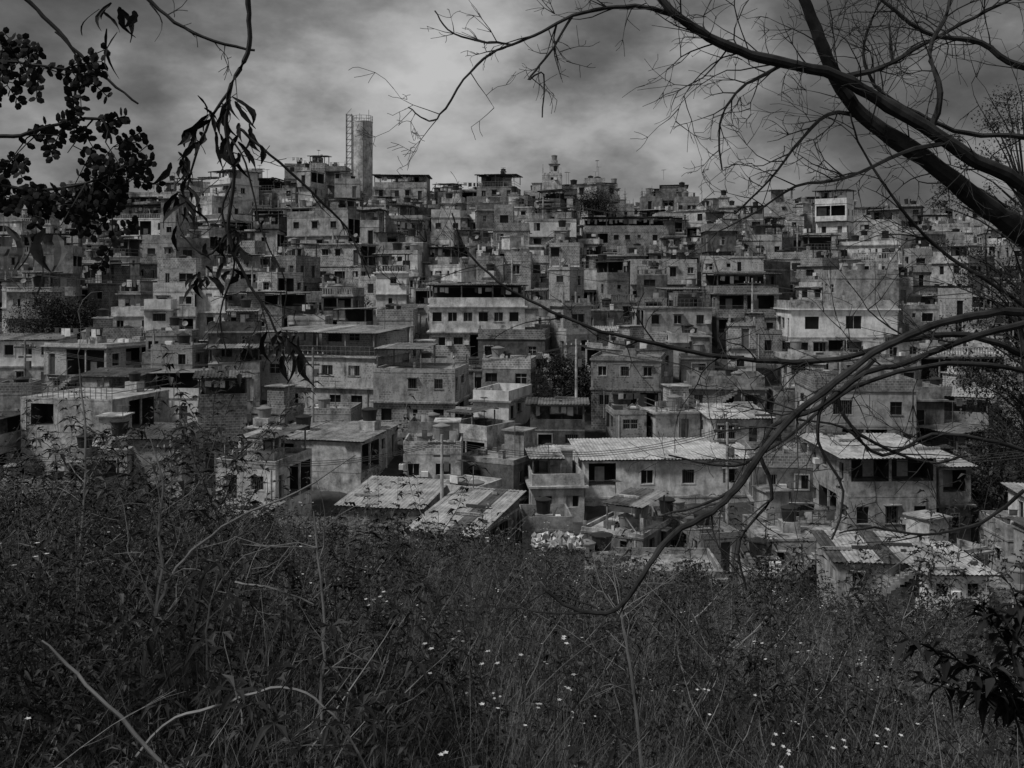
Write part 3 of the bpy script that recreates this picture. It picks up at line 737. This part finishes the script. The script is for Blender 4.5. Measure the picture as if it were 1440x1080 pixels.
for i in range(5200):
    y=2.5+12*RV.random()**1.1; x=RV.uniform(-1,1)*(.60*y+.8); r=RV.random(); c=clump(x,y)
    h=1+.34*c
    if y<3.4: h*=.75
    if c>.3: r=r*.75
    elif c<-.3: r=.42+r*.58
    if r<.17: a=RV.choice(V_leafy)
    elif r<.24: a=RV.choice(V_broad)
    elif r<.33: a=RV.choice(V_palm)
    elif r<.62: a=RV.choice(V_grass)
    elif r<.82: a=RV.choice(V_grassd)
    elif r<.955: a=RV.choice(V_dry)
    else: a=RV.choice(V_fl)
    add(a,x,y,max(.4,h)*RV.uniform(.6,1.1))
for i in range(5600):
    y=14+26*RV.random(); x=RV.uniform(-1,1)*(.6*y+2); c=clump(x*.6,y*.6)
    r=RV.random()
    if r<.72: a=V_far[RV.randrange(5,13)] if c>.2 else RV.choice(V_far)
    elif r<.82: a=RV.choice(V_dry)
    elif r<.86: a=RV.choice(V_fl)
    else: a=RV.choice(V_grassd)
    add(a,x,y,RV.uniform(.7,1.2)*(1+.35*c))
for i in range(1500):
    y=38+22*RV.random(); x=RV.uniform(-1,1)*(.6*y+4); add(RV.choice(V_far),x,y,RV.uniform(1.2,2.4))
merge("weeds",items); print("weeds",sum(len(a) for a,_ in items),time.time()-T0)
items=[]
V_tall=[leafy(RV.uniform(1.7,2.3),26,.075,.027,DK+['leaf_black'],10) for _ in range(8)]+[palmate(2.0,DK) for _ in range(6)]
def tallw(n,ulo,uhi,ylo,yhi,vlo,vhi,smax=1.1):
    for i in range(n):
        y=RV.uniform(ylo,yhi); u=RV.uniform(ulo,uhi); x=(u-720)/F*y; gz=float(ground(x,y))
        s=(CZ-(RV.uniform(vlo,vhi)-400)/F*y-gz)/2
        if s<.25: continue
        add(RV.choice(V_tall),x,y,min(s,smax),.08)
tallw(50,-60,320,4.2,11,570,720); tallw(26,250,560,4.5,12,660,790); tallw(45,560,1500,5,13,745,900); tallw(14,-60,200,3.2,5,660,820)
merge("tall_weeds",items)

# ------------------------------------------------------------------ mid-distance trees
def crown_tree(name,x,y,rx,h,n,leaf,seed,mats=('leaf_black','leaf_dark','leaf_dark','leaf_mid'),trunk=2.0,zb=None,ncl=26,cs=(.2,.38),tr=.28):
    r=random.Random(seed); z=float(ground(x,y)) if zb is None else zb; q=QP()
    base=Vector((x,y,z)); cen=base+Vector((0,0,trunk+h*.45)); top=base+Vector((0,.1,trunk+h*.55))
    q.tube([base-Vector((0,0,.5)),base+Vector((.1,0,trunk*.6)),base+Vector((-.1,0,trunk)),top],[tr,tr*.75,tr*.6,tr*.25],'bark',7)
    cl=[]
    for k in range(ncl):
        a=r.uniform(0,6.28); e=r.uniform(-.8,1); rr=r.uniform(.35,1)
        c=cen+Vector((math.cos(a)*rx*rr*math.sqrt(1-min(e*e,.95)),math.sin(a)*rx*rr*.9*math.sqrt(1-min(e*e,.95)),e*h*.5))
        cl.append((c,r.uniform(*cs)*rx)); s0=base+Vector((-.05,0,trunk*.8)); s0=s0.lerp(top,max(0,min(.9,(c.z-s0.z)/(top.z-s0.z)-.25)))
        q.tube([s0,s0.lerp(c,.5)+Vector((0,0,.15)),c],[tr*.25,tr*.15,tr*.05],'bark',4)
    for i in range(n):
        c,s=r.choice(cl); d=Vector((r.gauss(0,1),r.gauss(0,1),r.gauss(0,.8))); d=d.normalized()*s*r.random()**.45
        q.leaf(c+d,Vector((r.gauss(0,1),r.gauss(0,1),r.gauss(0,.7))),leaf*r.uniform(.6,1.3),leaf*.55,r.choice(mats),.2)
    merge(name,[q.arr()])
for i,(u,v,y,rx,hh) in enumerate(TREES):
    p=at(u,v,y); x=p.x; crown_tree("tree",x,y,rx,hh,4600,.28,40+i,mats=('leaf_black','leaf_black','leaf_dark','leaf_mid'),trunk=.6,zb=max(float(ground(x,y)),p.z-1),cs=(.28,.45))
crown_tree("tree",13.2,25.5,2.5,6.0,8500,.085,77,('leaf_mid','leaf_dark','leaf_mid','leaf_pale'),trunk=9.2,ncl=80,cs=(.08,.2),tr=.14)
crown_tree("tree",15.6,30,2.6,5.5,6500,.13,78,trunk=6.8,ncl=40,cs=(.2,.36),tr=.16)
items=[]
rs=random.Random(9)
def bush(x,y,rr,n,lf,z=None):
    q=QP(); z=float(ground(x,y)) if z is None else z
    for k in range(n):
        d=Vector((rs.gauss(0,1),rs.gauss(0,1),rs.gauss(0,1))).normalized()*rr*rs.random()**.4
        q.leaf(Vector((x,y,z+rr*.7))+d,Vector((rs.gauss(0,1),rs.gauss(0,1),rs.gauss(0,1))),lf,lf*.5,rs.choice(DK),.2)
    items.append(q.arr())
for i in range(190):
    y=rs.uniform(62,200); x=rs.uniform(-1,1)*.58*y; bush(x,y,rs.uniform(.8,1.7),150,.3,float(ground(x,y))+.5)
for i in range(60):
    y=rs.uniform(30,50); u=rs.uniform(500,1480); x=(u-720)/F*y; gz=float(ground(x,y)); vt=rs.uniform(775,830) if u<1150 else rs.uniform(830,885)
    zt=CZ-(vt-400)/F*y; rr=min(1.6,rs.uniform(.7,1.5)); 
    if zt-gz>.6: bush(x,y,rr,420,.17,max(gz,min(zt,gz+5)-1.7*rr))
    if zt-gz>2.5:
        q=QP(); q.tube([Vector((x,y,gz-.2)),Vector((x+.1,y,(gz+zt)/2)),Vector((x,y,zt-rr))],[.09,.07,.04],'bark',5); items.append(q.arr())
for i in range(30):
    y=rs.uniform(6,26); u=rs.uniform(-20,1460); x=(u-720)/F*y; bush(x,y,rs.uniform(.3,.6),420,.06+.002*y,None)
merge("shrubs",items)

# ------------------------------------------------------------------ foreground trees (bare limbs)
RB=random.Random(21)
def smooth(pts,k=4):
    out=[]; n=len(pts)
    for i in range(n-1):
        p0=pts[max(i-1,0)];p1=pts[i];p2=pts[i+1];p3=pts[min(i+2,n-1)]
        for j in range(k):
            t=j/k; t2=t*t;t3=t2*t
            out.append(tuple(.5*((2*p1[c])+(-p0[c]+p2[c])*t+(2*p0[c]-5*p1[c]+4*p2[c]-p3[c])*t2+(-p0[c]+3*p1[c]-3*p2[c]+p3[c])*t3) for c in range(4)))
    out.append(tuple(pts[-1])); return out
def limb(q,spec,mat='bark',n=8,y=None,jit=.002,k=4):
    P=[]
    for s in spec:
        p=at(s[0],s[1],s[2]); P.append((p.x,p.y,p.z,s[3]))
    P=smooth(P,k); pts=[Vector(p[:3])+Vector((RB.gauss(0,jit),RB.gauss(0,jit),RB.gauss(0,jit))) for p in P]; rs=[max(.0012,p[3]*RB.uniform(.9,1.1)) for p in P]
    q.tube(pts,rs,mat,n); return pts,rs
def twig(q,p,d,L,r,k,mat='bark',droop=0.0):
    n=max(3,int(L/.06)); c=p.copy(); pts=[c.copy()]; curl=Vector((RB.gauss(0,.12),RB.gauss(0,.12),RB.gauss(0,.12)))
    for i in range(n):
        d=(d+curl+Vector((RB.gauss(0,.15),RB.gauss(0,.12),RB.gauss(0,.15)-droop))).normalized(); c=c+d*L/n; pts.append(c.copy())
    q.tube(pts,[max(.0011,r*(1-.75*i/n)) for i in range(n+1)],mat,4 if r<.006 else 6)
    if k>0:
        for j in range(RB.choice([2,3,3,4])):
            i=RB.randrange(1,n+1); dd=(pts[i]-pts[i-1]).normalized()
            s=Vector((RB.gauss(0,1),RB.gauss(0,.6),RB.gauss(0,1))).normalized()
            twig(q,pts[i],(dd*.8+s*.8).normalized(),L*RB.uniform(.35,.65),r*.6,k-1,mat,droop)
def spray(q,pts,rs,n,L,k,bias,mat='bark',i0=.1,i1=1.0,rmax=.006,droop=0):
    for _ in range(n):
        i=int(RB.uniform(i0,i1)*(len(pts)-2))+1
        dd=(pts[i]-pts[i-1]).normalized(); s=Vector((RB.gauss(0,1),RB.gauss(0,.5),RB.gauss(0,1))).normalized()
        d=(dd*.5+s*.7+Vector(bias)).normalized()
        twig(q,pts[i],d,L*RB.uniform(.5,1.2),min(rs[i]*.55,rmax),k,mat,droop)
def px_r(p,y): return p/F*y
q=QP()
def S(y,*a): return [(u,v,y+dy,px_r(r,y)) for (u,v,dy,r) in a]
J=at(1790,640,5.6)
trunk_base=Vector((4.5,5.7,float(ground(4.5,5.7))-.3))
q.tube([trunk_base,trunk_base.lerp(J,.35)+Vector((.05,0,0)),trunk_base.lerp(J,.7)+Vector((-.03,0,0)),J,J+Vector((.1,.1,.9)),J+Vector((.5,.2,2))],[.2,.165,.15,.14,.10,.07],'bark',12)
l1=limb(q,S(5.0,(1790,640,.6,26),(1600,450,.3,20),(1440,328,.15,16),(1380,286,.1,14.5),(1300,222,0,12.5),(1225,172,0,11.5),(1183,125,-.05,10),(1158,70,-.1,9),(1135,10,-.15,8),(1105,-60,-.2,7),(1060,-150,-.3,5)),n=10)
l2=limb(q,S(4.9,(1790,600,.6,20),(1600,400,.3,14),(1440,262,.1,10.5),(1370,225,.05,10),(1300,178,0,10),(1235,140,0,9.5),(1180,108,-.1,8.5),(1100,88,-.15,7.5),(1040,72,-.2,7),(985,45,-.25,6.2),(950,20,-.3,5.8),(922,-12,-.3,5),(880,-60,-.3,4)),n=10)
l3=limb(q,S(4.2,(1790,640,1.2,14),(1580,480,.5,8.5),(1440,440,.2,6.5),(1385,442,.1,6),(1320,455,0,5.6),(1260,480,-.05,5.4),(1215,505,-.1,5),(1160,550,-.2,4.8),(1110,590,-.25,4.6),(1068,640,-.3,4.5),(1035,688,-.35,4.3),(1000,720,-.4,4),(945,752,-.45,3.8),(912,795,-.5,3.5),(882,842,-.5,3.2),(850,862,-.55,2.8),(805,856,-.55,2.2),(762,826,-.55,1.5)))
l4=limb(q,S(4.4,(1440,455,.1,5),(1350,480,0,4.5),(1270,512,0,4.2),(1215,525,-.1,3.8),(1150,575,-.1,3.4),(1085,600,-.15,3),(1062,655,-.2,2.5),(1010,700,-.2,2),(930,725,-.2,1.5)))
l5=limb(q,S(4.6,(1560,560,.4,7),(1440,500,.1,5),(1400,482,0,4.5),(1340,470,0,4.2),(1270,478,-.1,4),(1180,505,-.1,3.8),(1090,508,-.1,3.5),(990,498,-.15,3),(900,478,-.2,2.6),(830,460,-.2,2.3),(760,430,-.2,2),(700,395,-.2,1.7),(655,350,-.2,1.3),(635,300,-.2,1)))
l6=limb(q,S(4.8,(1560,660,.4,5),(1440,632,.1,3),(1370,615,0,2.6),(1310,612,0,2.4),(1240,640,-.1,2.2),(1185,600,-.1,1.8),(1120,590,-.1,1.3)))
l7=limb(q,S(5,(1500,470,.2,4),(1440,430,.1,3),(1390,395,0,2.8),(1320,350,0,2.5),(1265,290,-.1,2.1),(1215,215,-.1,1.6),(1195,160,-.1,1.2)))
l8=limb(q,S(4.5,(1520,560,.2,4.5),(1440,522,.1,3.6),(1330,512,0,3.2),(1200,545,0,2.6),(1100,620,-.1,2.2),(1030,655,-.1,1.8),(940,640,-.1,1.2)))
l9=limb(q,S(4.7,(952,24,0,4),(905,9,0,3),(855,12,0,2.8),(805,22,-.05,2.5),(762,45,-.1,2.3),(722,62,-.1,2.1),(690,75,-.15,1.9),(652,112,-.2,1.7),(620,162,-.2,1.4),(598,168,-.2,1.2),(574,150,-.2,.9)),n=6)
l10=limb(q,S(4.7,(722,62,-.1,1.8),(672,58,-.1,1.5),(630,42,-.1,1.2),(612,15,-.1,1)),n=5)
l11=limb(q,S(5,(1310,180,0,5),(1322,130,0,4),(1308,70,.1,3.4),(1335,10,.2,2.8),(1330,-40,.2,2)),n=6)
l12=limb(q,S(5,(1180,110,0,5),(1240,95,.1,3.8),(1300,62,.2,3.2),(1370,25,.3,2.6),(1450,-15,.3,2)),n=6)
l13=limb(q,S(5.2,(1500,215,0,5),(1440,192,0,4),(1360,188,0,3.4),(1290,160,0,3),(1230,120,0,2.6),(1215,60,0,2),(1240,0,0,1.4)),n=6)
l14=limb(q,S(4.9,(1105,88,0,3.4),(1068,108,0,2.6),(1035,130,0,2.1),(1012,175,0,1.7),(1015,240,0,1.2)),n=5)
l15=limb(q,S(5,(1215,165,0,4),(1165,160,0,2.8),(1120,205,0,2.2),(1085,250,0,1.7),(1035,300,0,1.1)),n=5)
l16=limb(q,S(4.9,(1330,200,0,4),(1270,215,0,3),(1190,250,0,2.4),(1120,262,0,1.9),(1060,300,0,1.3),(1000,330,0,1)),n=5)
l17=limb(q,S(4.5,(1440,690,0,2.8),(1380,735,0,2.4),(1300,752,0,2),(1230,742,0,1.7),(1180,750,0,1.1)),n=5)
l18=limb(q,S(4.6,(1230,505,0,4),(1180,560,0,3),(1210,610,0,2.5),(1300,650,0,2),(1360,640,0,1.4)),n=5)
l19=limb(q,S(5.2,(1600,100,.2,8),(1440,95,0,5),(1380,60,0,4),(1300,45,0,3),(1230,-10,0,2)),n=6)
l20=limb(q,S(4.3,(1068,640,-.3,3),(1085,700,-.3,2.4),(1040,760,-.3,2),(1050,830,-.3,1.5)),n=5)
l21=limb(q,S(4.4,(1160,552,-.1,3),(1150,620,-.1,2.4),(1185,690,-.1,2),(1170,760,-.1,1.4)),n=5)
l22=limb(q,S(4.7,(805,22,-.05,2),(770,80,-.1,1.6),(742,112,-.1,1.4),(765,105,-.1,1.2),(762,165,-.1,.9)),n=5)
for (l,n,L_,k,b) in [(l1,20,.5,2,(-.2,0,.3)),(l2,27,.5,2,(-.3,0,.1)),(l3,14,.36,2,(-.4,0,-.1)),(l4,10,.36,2,(-.4,0,0)),(l5,16,.36,2,(-.4,0,.1)),(l6,7,.35,2,(-.3,0,0)),(l7,11,.4,2,(-.2,0,.4)),(l8,9,.36,2,(-.4,0,0)),
    (l9,13,.26,2,(-.3,0,-.3)),(l10,6,.18,1,(-.3,0,.1)),(l11,10,.45,2,(0,0,.3)),(l12,11,.45,2,(.2,0,.3)),(l13,10,.45,2,(-.2,0,.2)),(l14,8,.28,2,(-.2,0,-.2)),(l15,9,.3,2,(-.2,0,-.2)),(l16,10,.35,2,(-.2,0,-.1)),(l17,6,.3,2,(-.3,0,.1)),(l18,5,.3,1,(0,0,-.2)),(l19,11,.45,2,(-.2,0,.3)),(l20,4,.25,1,(0,0,-.2)),(l21,4,.25,1,(0,0,-.2)),(l22,4,.15,1,(0,0,-.2))]:
    spray(q,l[0],l[1],n,L_,k,b,i0=.12,rmax=.0042)
merge("bare_tree",[q.arr()])

q=QP()
TB=Vector((-3.3,2.6,float(ground(-3.3,2.6))-.3)); TT=Vector((-3.1,2.9,32.4))
q.tube([TB,TB.lerp(TT,.5)+Vector((.08,0,0)),TT,TT+Vector((.3,.2,.8))],[.16,.12,.09,.05],'bark',10)
b0=[(TT.x,TT.y,TT.z,.05)]
def limb_w(q,first,spec,n=6):
    P=list(first)
    for s in spec:
        p=at(s[0],s[1],s[2]); P.append((p.x,p.y,p.z,s[3]))
    P=smooth(P,4); pts=[Vector(p[:3])+Vector((RB.gauss(0,.0015),0,RB.gauss(0,.0015))) for p in P]; rs=[max(.0012,p[3]*RB.uniform(.9,1.12)) for p in P]
    q.tube(pts,rs,'bark',n); return pts,rs
hub=(-1.6,3.0,31.9,.035)
t1=limb_w(q,b0+[hub],S(3.0,(250,-250,0,7),(330,-90,0,5),(346,-20,0,4),(351,30,0,3.6),(348,75,0,3.4),(326,120,0,3.2),(318,180,0,3),(329,250,0,2.8),(321,325,0,2.5),(345,390,0,2.1),(372,432,0,1.8),(394,478,0,1.5)))
t2=limb_w(q,[hub],S(3.1,(100,-130,0,5),(195,-15,0,3.4),(245,30,0,2.8),(300,58,0,2.4),(358,71,0,2)))
t3=limb_w(q,b0,S(3.2,(-150,-150,0,6),(20,-15,0,3.6),(70,32,0,3),(112,76,0,2.5),(152,113,0,2),(194,146,0,1.5)))
t4=limb_w(q,[],S(3.0,(333,178,0,2.4),(380,217,0,2.1),(440,272,.05,1.9),(488,322,.1,1.6),(520,392,.1,1.2)))
t5=limb_w(q,[(TT.x,TT.y,TT.z-1.3,.05)],S(3.1,(-150,215,0,5),(-20,195,0,3.2),(30,190,0,2.8),(90,173,0,2.4),(142,168,0,2),(157,202,0,1.4)))
t6=limb_w(q,[],S(3.1,(95,172,0,2),(110,90,0,1.6),(78,45,0,1.2)))
t7=limb_w(q,[],S(3.0,(322,130,0,2.2),(300,160,0,1.9),(278,210,0,1.6),(262,268,0,1.2)))
t8=limb_w(q,[(TT.x,TT.y,TT.z-1.8,.04)],S(3.1,(-150,300,0,4),(-20,262,0,2.8),(50,268,0,2.3),(120,258,0,1.8),(175,235,0,1.2)))
t9=limb_w(q,[(TT.x,TT.y,TT.z-.7,.04)],S(3.1,(-120,80,0,3.5),(-20,85,0,2.4),(40,90,0,2),(100,100,0,1.4)))
t10=limb_w(q,[],S(3.0,(322,325,0,2),(290,360,0,1.6),(255,330,0,1.2)))
t11=limb_w(q,[],S(3.0,(329,250,0,2),(312,300,0,1.8),(330,370,0,1.5),(310,440,0,1.2),(318,500,0,1)))
t12=limb_w(q,[],S(3.0,(320,190,0,1.6),(345,230,0,1.4),(370,330,0,1.2),(402,400,0,1),(398,450,0,.9)))
spray(q,t2[0],t2[1],4,.12,1,(.2,0,-.1),i0=.5,rmax=.002); spray(q,t4[0],t4[1],7,.12,1,(.2,0,-.2),rmax=.002); spray(q,t1[0],t1[1],9,.14,1,(0,0,-.3),i0=.5,rmax=.002); spray(q,t11[0],t11[1],5,.12,1,(0,0,-.3),rmax=.0015)
def oval(q,p,d,L,w,mat,nrm=None):
    d=d.normalized(); s=d.cross(nrm or Vector((RB.gauss(0,.4),1,RB.gauss(0,.4)))).normalized(); nn=d.cross(s)
    a=p+d*L*.28+s*w*.46; b=p+d*L*.75+s*w*.42; t=p+d*L; c=p+d*L*.75-s*w*.42; e=p+d*L*.28-s*w*.46; m1=p+d*L*.5+nn*w*.12
    q.quad(p,a,b,m1,mat); q.quad(m1,b,t,c,mat); q.quad(p,m1,c,e,mat)
def pinnate(q,p,d,L,n,ll,lw,mat):
    c=p.copy(); d=d.normalized(); pts=[c.copy()]
    for i in range(n):
        d=(d+Vector((RB.gauss(0,.05),RB.gauss(0,.05),-.06))).normalized(); c=c+d*L/n; pts.append(c.copy())
        s=d.cross(Vector((0,1,.3))).normalized()
        for sg in (-1,1):
            oval(q,c,(s*sg+d*.5+Vector((0,RB.gauss(0,.3),RB.gauss(0,.2)))),ll*RB.uniform(.8,1.15),lw,mat)
    q.tube(pts,[.0018]*len(pts),mat,3)
def foliage_on(q,t,n,i0,i1,mats=('leaf_black',)):
    for _ in range(n):
        i=int(RB.uniform(i0,i1)*(len(t[0])-1)); a=RB.uniform(0,6.28)
        pinnate(q,t[0][i],Vector((math.cos(a)*.9+.25,RB.gauss(0,.4),math.sin(a)*.7-.15)),RB.uniform(.07,.14),RB.choice([3,4,5]),.030,.021,RB.choice(mats))
foliage_on(q,t5,9,.5,1); foliage_on(q,t8,18,.5,1); foliage_on(q,t9,12,.5,1)
for (t,fr,u,v,n_) in [(t9,.8,30,75,5),(t9,.95,115,108,5),(t9,.7,10,120,5),(t5,.6,15,225,6),(t5,.95,170,235,6),(t5,.8,95,215,3),(t8,.6,40,305,7),(t8,.9,150,275,7),(t8,1,182,255,6),(t8,.9,158,345,6),(t8,.8,85,318,6),(t8,.5,15,285,7),(t8,.8,110,290,6),(t9,.6,5,60,4)]:
    p0=t[0][int(fr*(len(t[0])-1))]; p1=at(u,v,3.1+RB.gauss(0,.08)); mid=p0.lerp(p1,.5)+Vector((RB.gauss(0,.02),0,.02))
    q.tube([p0,mid,p1],[.0035,.0025,.0015],'bark',4)
    for k in range(n_):
        c=p0.lerp(p1,RB.uniform(.4,1.05)); a=RB.uniform(0,6.28)
        pinnate(q,c,Vector((math.cos(a),RB.gauss(0,.4),math.sin(a)*.8-.2)),RB.uniform(.05,.10),RB.choice([3,4]),.029,.021,'leaf_black')
def droop_leaf(q,p,L,w,mat,ang):
    d=Vector((math.sin(ang),RB.gauss(0,.2),-1)).normalized(); yaw=RB.uniform(-1.1,1.1); s=Vector((math.cos(yaw)*math.cos(ang),math.sin(yaw),math.sin(ang)*.4)).normalized(); prev=None; cv=RB.choice([-1,1])*RB.uniform(.05,.3)
    for i in range(7):
        t=i/6; c=p+d*L*t+Vector((1,0,0))*L*cv*math.sin(t*3); ww=w*math.sin(math.pi*min(.98,t*.93+.05))**.7/2*(1+.25*math.sin(t*14))
        tw=s.lerp(Vector((s.y,-s.x,s.z)),t*.5)
        cur=(c-tw*ww,c+Vector((0,w*.2,0)),c+tw*ww)
        if prev: q.quad(prev[0],prev[1],cur[1],cur[0],mat); q.quad(prev[1],prev[2],cur[2],cur[1],mat)
        prev=cur
for (u,v,n_,L0) in [(320,150,8,.10),(335,185,7,.10),(290,150,4,.07),(280,190,7,.07),(262,235,7,.07),(255,280,8,.08),(262,300,7,.07),(318,185,5,.10),(255,230,4,.08),(330,330,6,.07),(352,320,3,.05),(285,385,11,.06),(300,340,6,.06),(345,205,3,.07),(392,470,9,.09),(402,480,8,.12),(155,15,5,.08),(170,5,3,.09),(325,375,4,.06)]:
    for _ in range(n_):
        y_=3.0+RB.gauss(0,.05); p=at(u+RB.gauss(0,9),v+RB.gauss(0,9),y_); droop_leaf(q,p,L0*RB.uniform(.6,1.25),.024*RB.uniform(.6,1.3),RB.choice(['leaf_black','leaf_black','leaf_black','leaf_dark','leaf_dark']),RB.gauss(0,.5))
for (u,v,a) in [(8,318,.1),(38,325,-.25),(62,322,.2),(78,330,.15),(55,350,-.1),(12,350,.3)]:
    p=at(u,v,3.0); droop_leaf(q,p,.13*RB.uniform(.8,1.1),.042,'pod',a)
for (u,v,L0,a) in [(150,40,.16,.1),(165,45,.15,-.1),(210,5,.12,.1)]:
    droop_leaf(q,at(u,v,3.1),L0,.012,'leaf_dark',a)
merge("pod_tree",[q.arr()])

q=QP()
for (u,v,uu,vv) in [(1500,1050,1270,895),(1480,1060,1380,850),(1500,1080,1420,820),(1500,1060,1300,960),(1450,1080,1390,940)]:
    y_=2.6; a=at(u,v,y_); b=at(uu,vv,y_-.1); m_=a.lerp(b,.5)+Vector((0,0,.05)); pts=[a,m_,b]; q.tube(pts,[.004,.003,.0015],'bark',5)
    for k in range(44):
        t=.25+.75*RB.random(); c=(a.lerp(m_,t*2) if t<.5 else m_.lerp(b,t*2-1)); an=RB.uniform(0,6.28)
        q.leaf(c,Vector((math.cos(an),RB.gauss(0,.5),math.sin(an)*.6)),RB.uniform(.04,.09),.025,RB.choice(['leaf_black','leaf_black','leaf_dark']),.35)
gp=at(1500,1060,2.6); q.tube([Vector((gp.x+.1,gp.y,float(ground(gp.x,gp.y))-.1)),gp],[.01,.006],'bark',5)
merge("leafy_shrub",[q.arr()])

q=QP()
def st(y,*a,mat='stem_dry'):
    return limb(q,[(u,v,y,px_r(r,y)) for (u,v,r) in a],mat,5)
d1=st(3.2,(60,900,1.5),(110,950,2.6),(170,1010,3),(250,1100,3.4))
d2=st(3.2,(165,1100,2.8),(230,1020,2.6),(300,995,2.4),(380,968,2.2),(430,975,2),(480,1020,1.7),(520,1090,1.5))
d3=st(4.0,(190,1100,3),(200,960,2.8),(215,880,3),(235,820,2.6),(270,775,2.2),(330,730,1.8),(420,690,1.4),(500,640,1.0))
d4=st(4.0,(215,880,2.5),(228,800,2.2),(222,740,1.8),(230,680,1.3),(205,600,1))
d5=st(3.8,(455,1100,2.6),(452,980,2.4),(456,880,2),(448,790,1.6),(440,720,1.1))
d6=st(4.0,(300,1100,2),(290,940,1.8),(296,850,1.4),(330,790,1))
d7=st(4.3,(905,1100,2.2),(892,980,2.2),(880,900,1.8),(872,850,1.4))
d8=st(4.5,(330,820,2),(390,830,1.8),(440,850,1.4)); d9=st(4.4,(104,1000,1.6),(110,800,1.6),(118,700,1.8),(120,620,1.4),(112,520,1.0))
d10=st(3.6,(120,1100,2.4),(40,990,2),(10,900,1.4))
for d in (d3,d4,d5,d6,d7,d9): spray(q,d[0],d[1],7,.3,1,(0,0,.3),'stem_dry',rmax=.003)
merge("dry_stems",[q.arr()])

mb=MB(); rt=random.Random(3); n=18
g_=[[(i*.17-1.5+rt.gauss(0,.05),j*.17-1.5+rt.gauss(0,.05),.45*rt.random()+.5*math.exp(-((i-9)**2+(j-9)**2)/40)) for i in range(n)] for j in range(n)]
for j in range(n-1):
    for i in range(n-1):
        if rt.random()<.82: mb.poly([g_[j][i],g_[j][i+1],g_[j+1][i+1],g_[j+1][i]],rt.choice(['cloth_light','concrete','curtain','concrete','cloth_dark']))
tp=at(785,768,56); mb.box(-1.4,1.4,-1.3,1.4,-4,.05,'plaster_dark'); mb.build("tarpaulin_heap",(tp.x,56,tp.z))
print("done",time.time()-T0,len(bpy.data.objects))
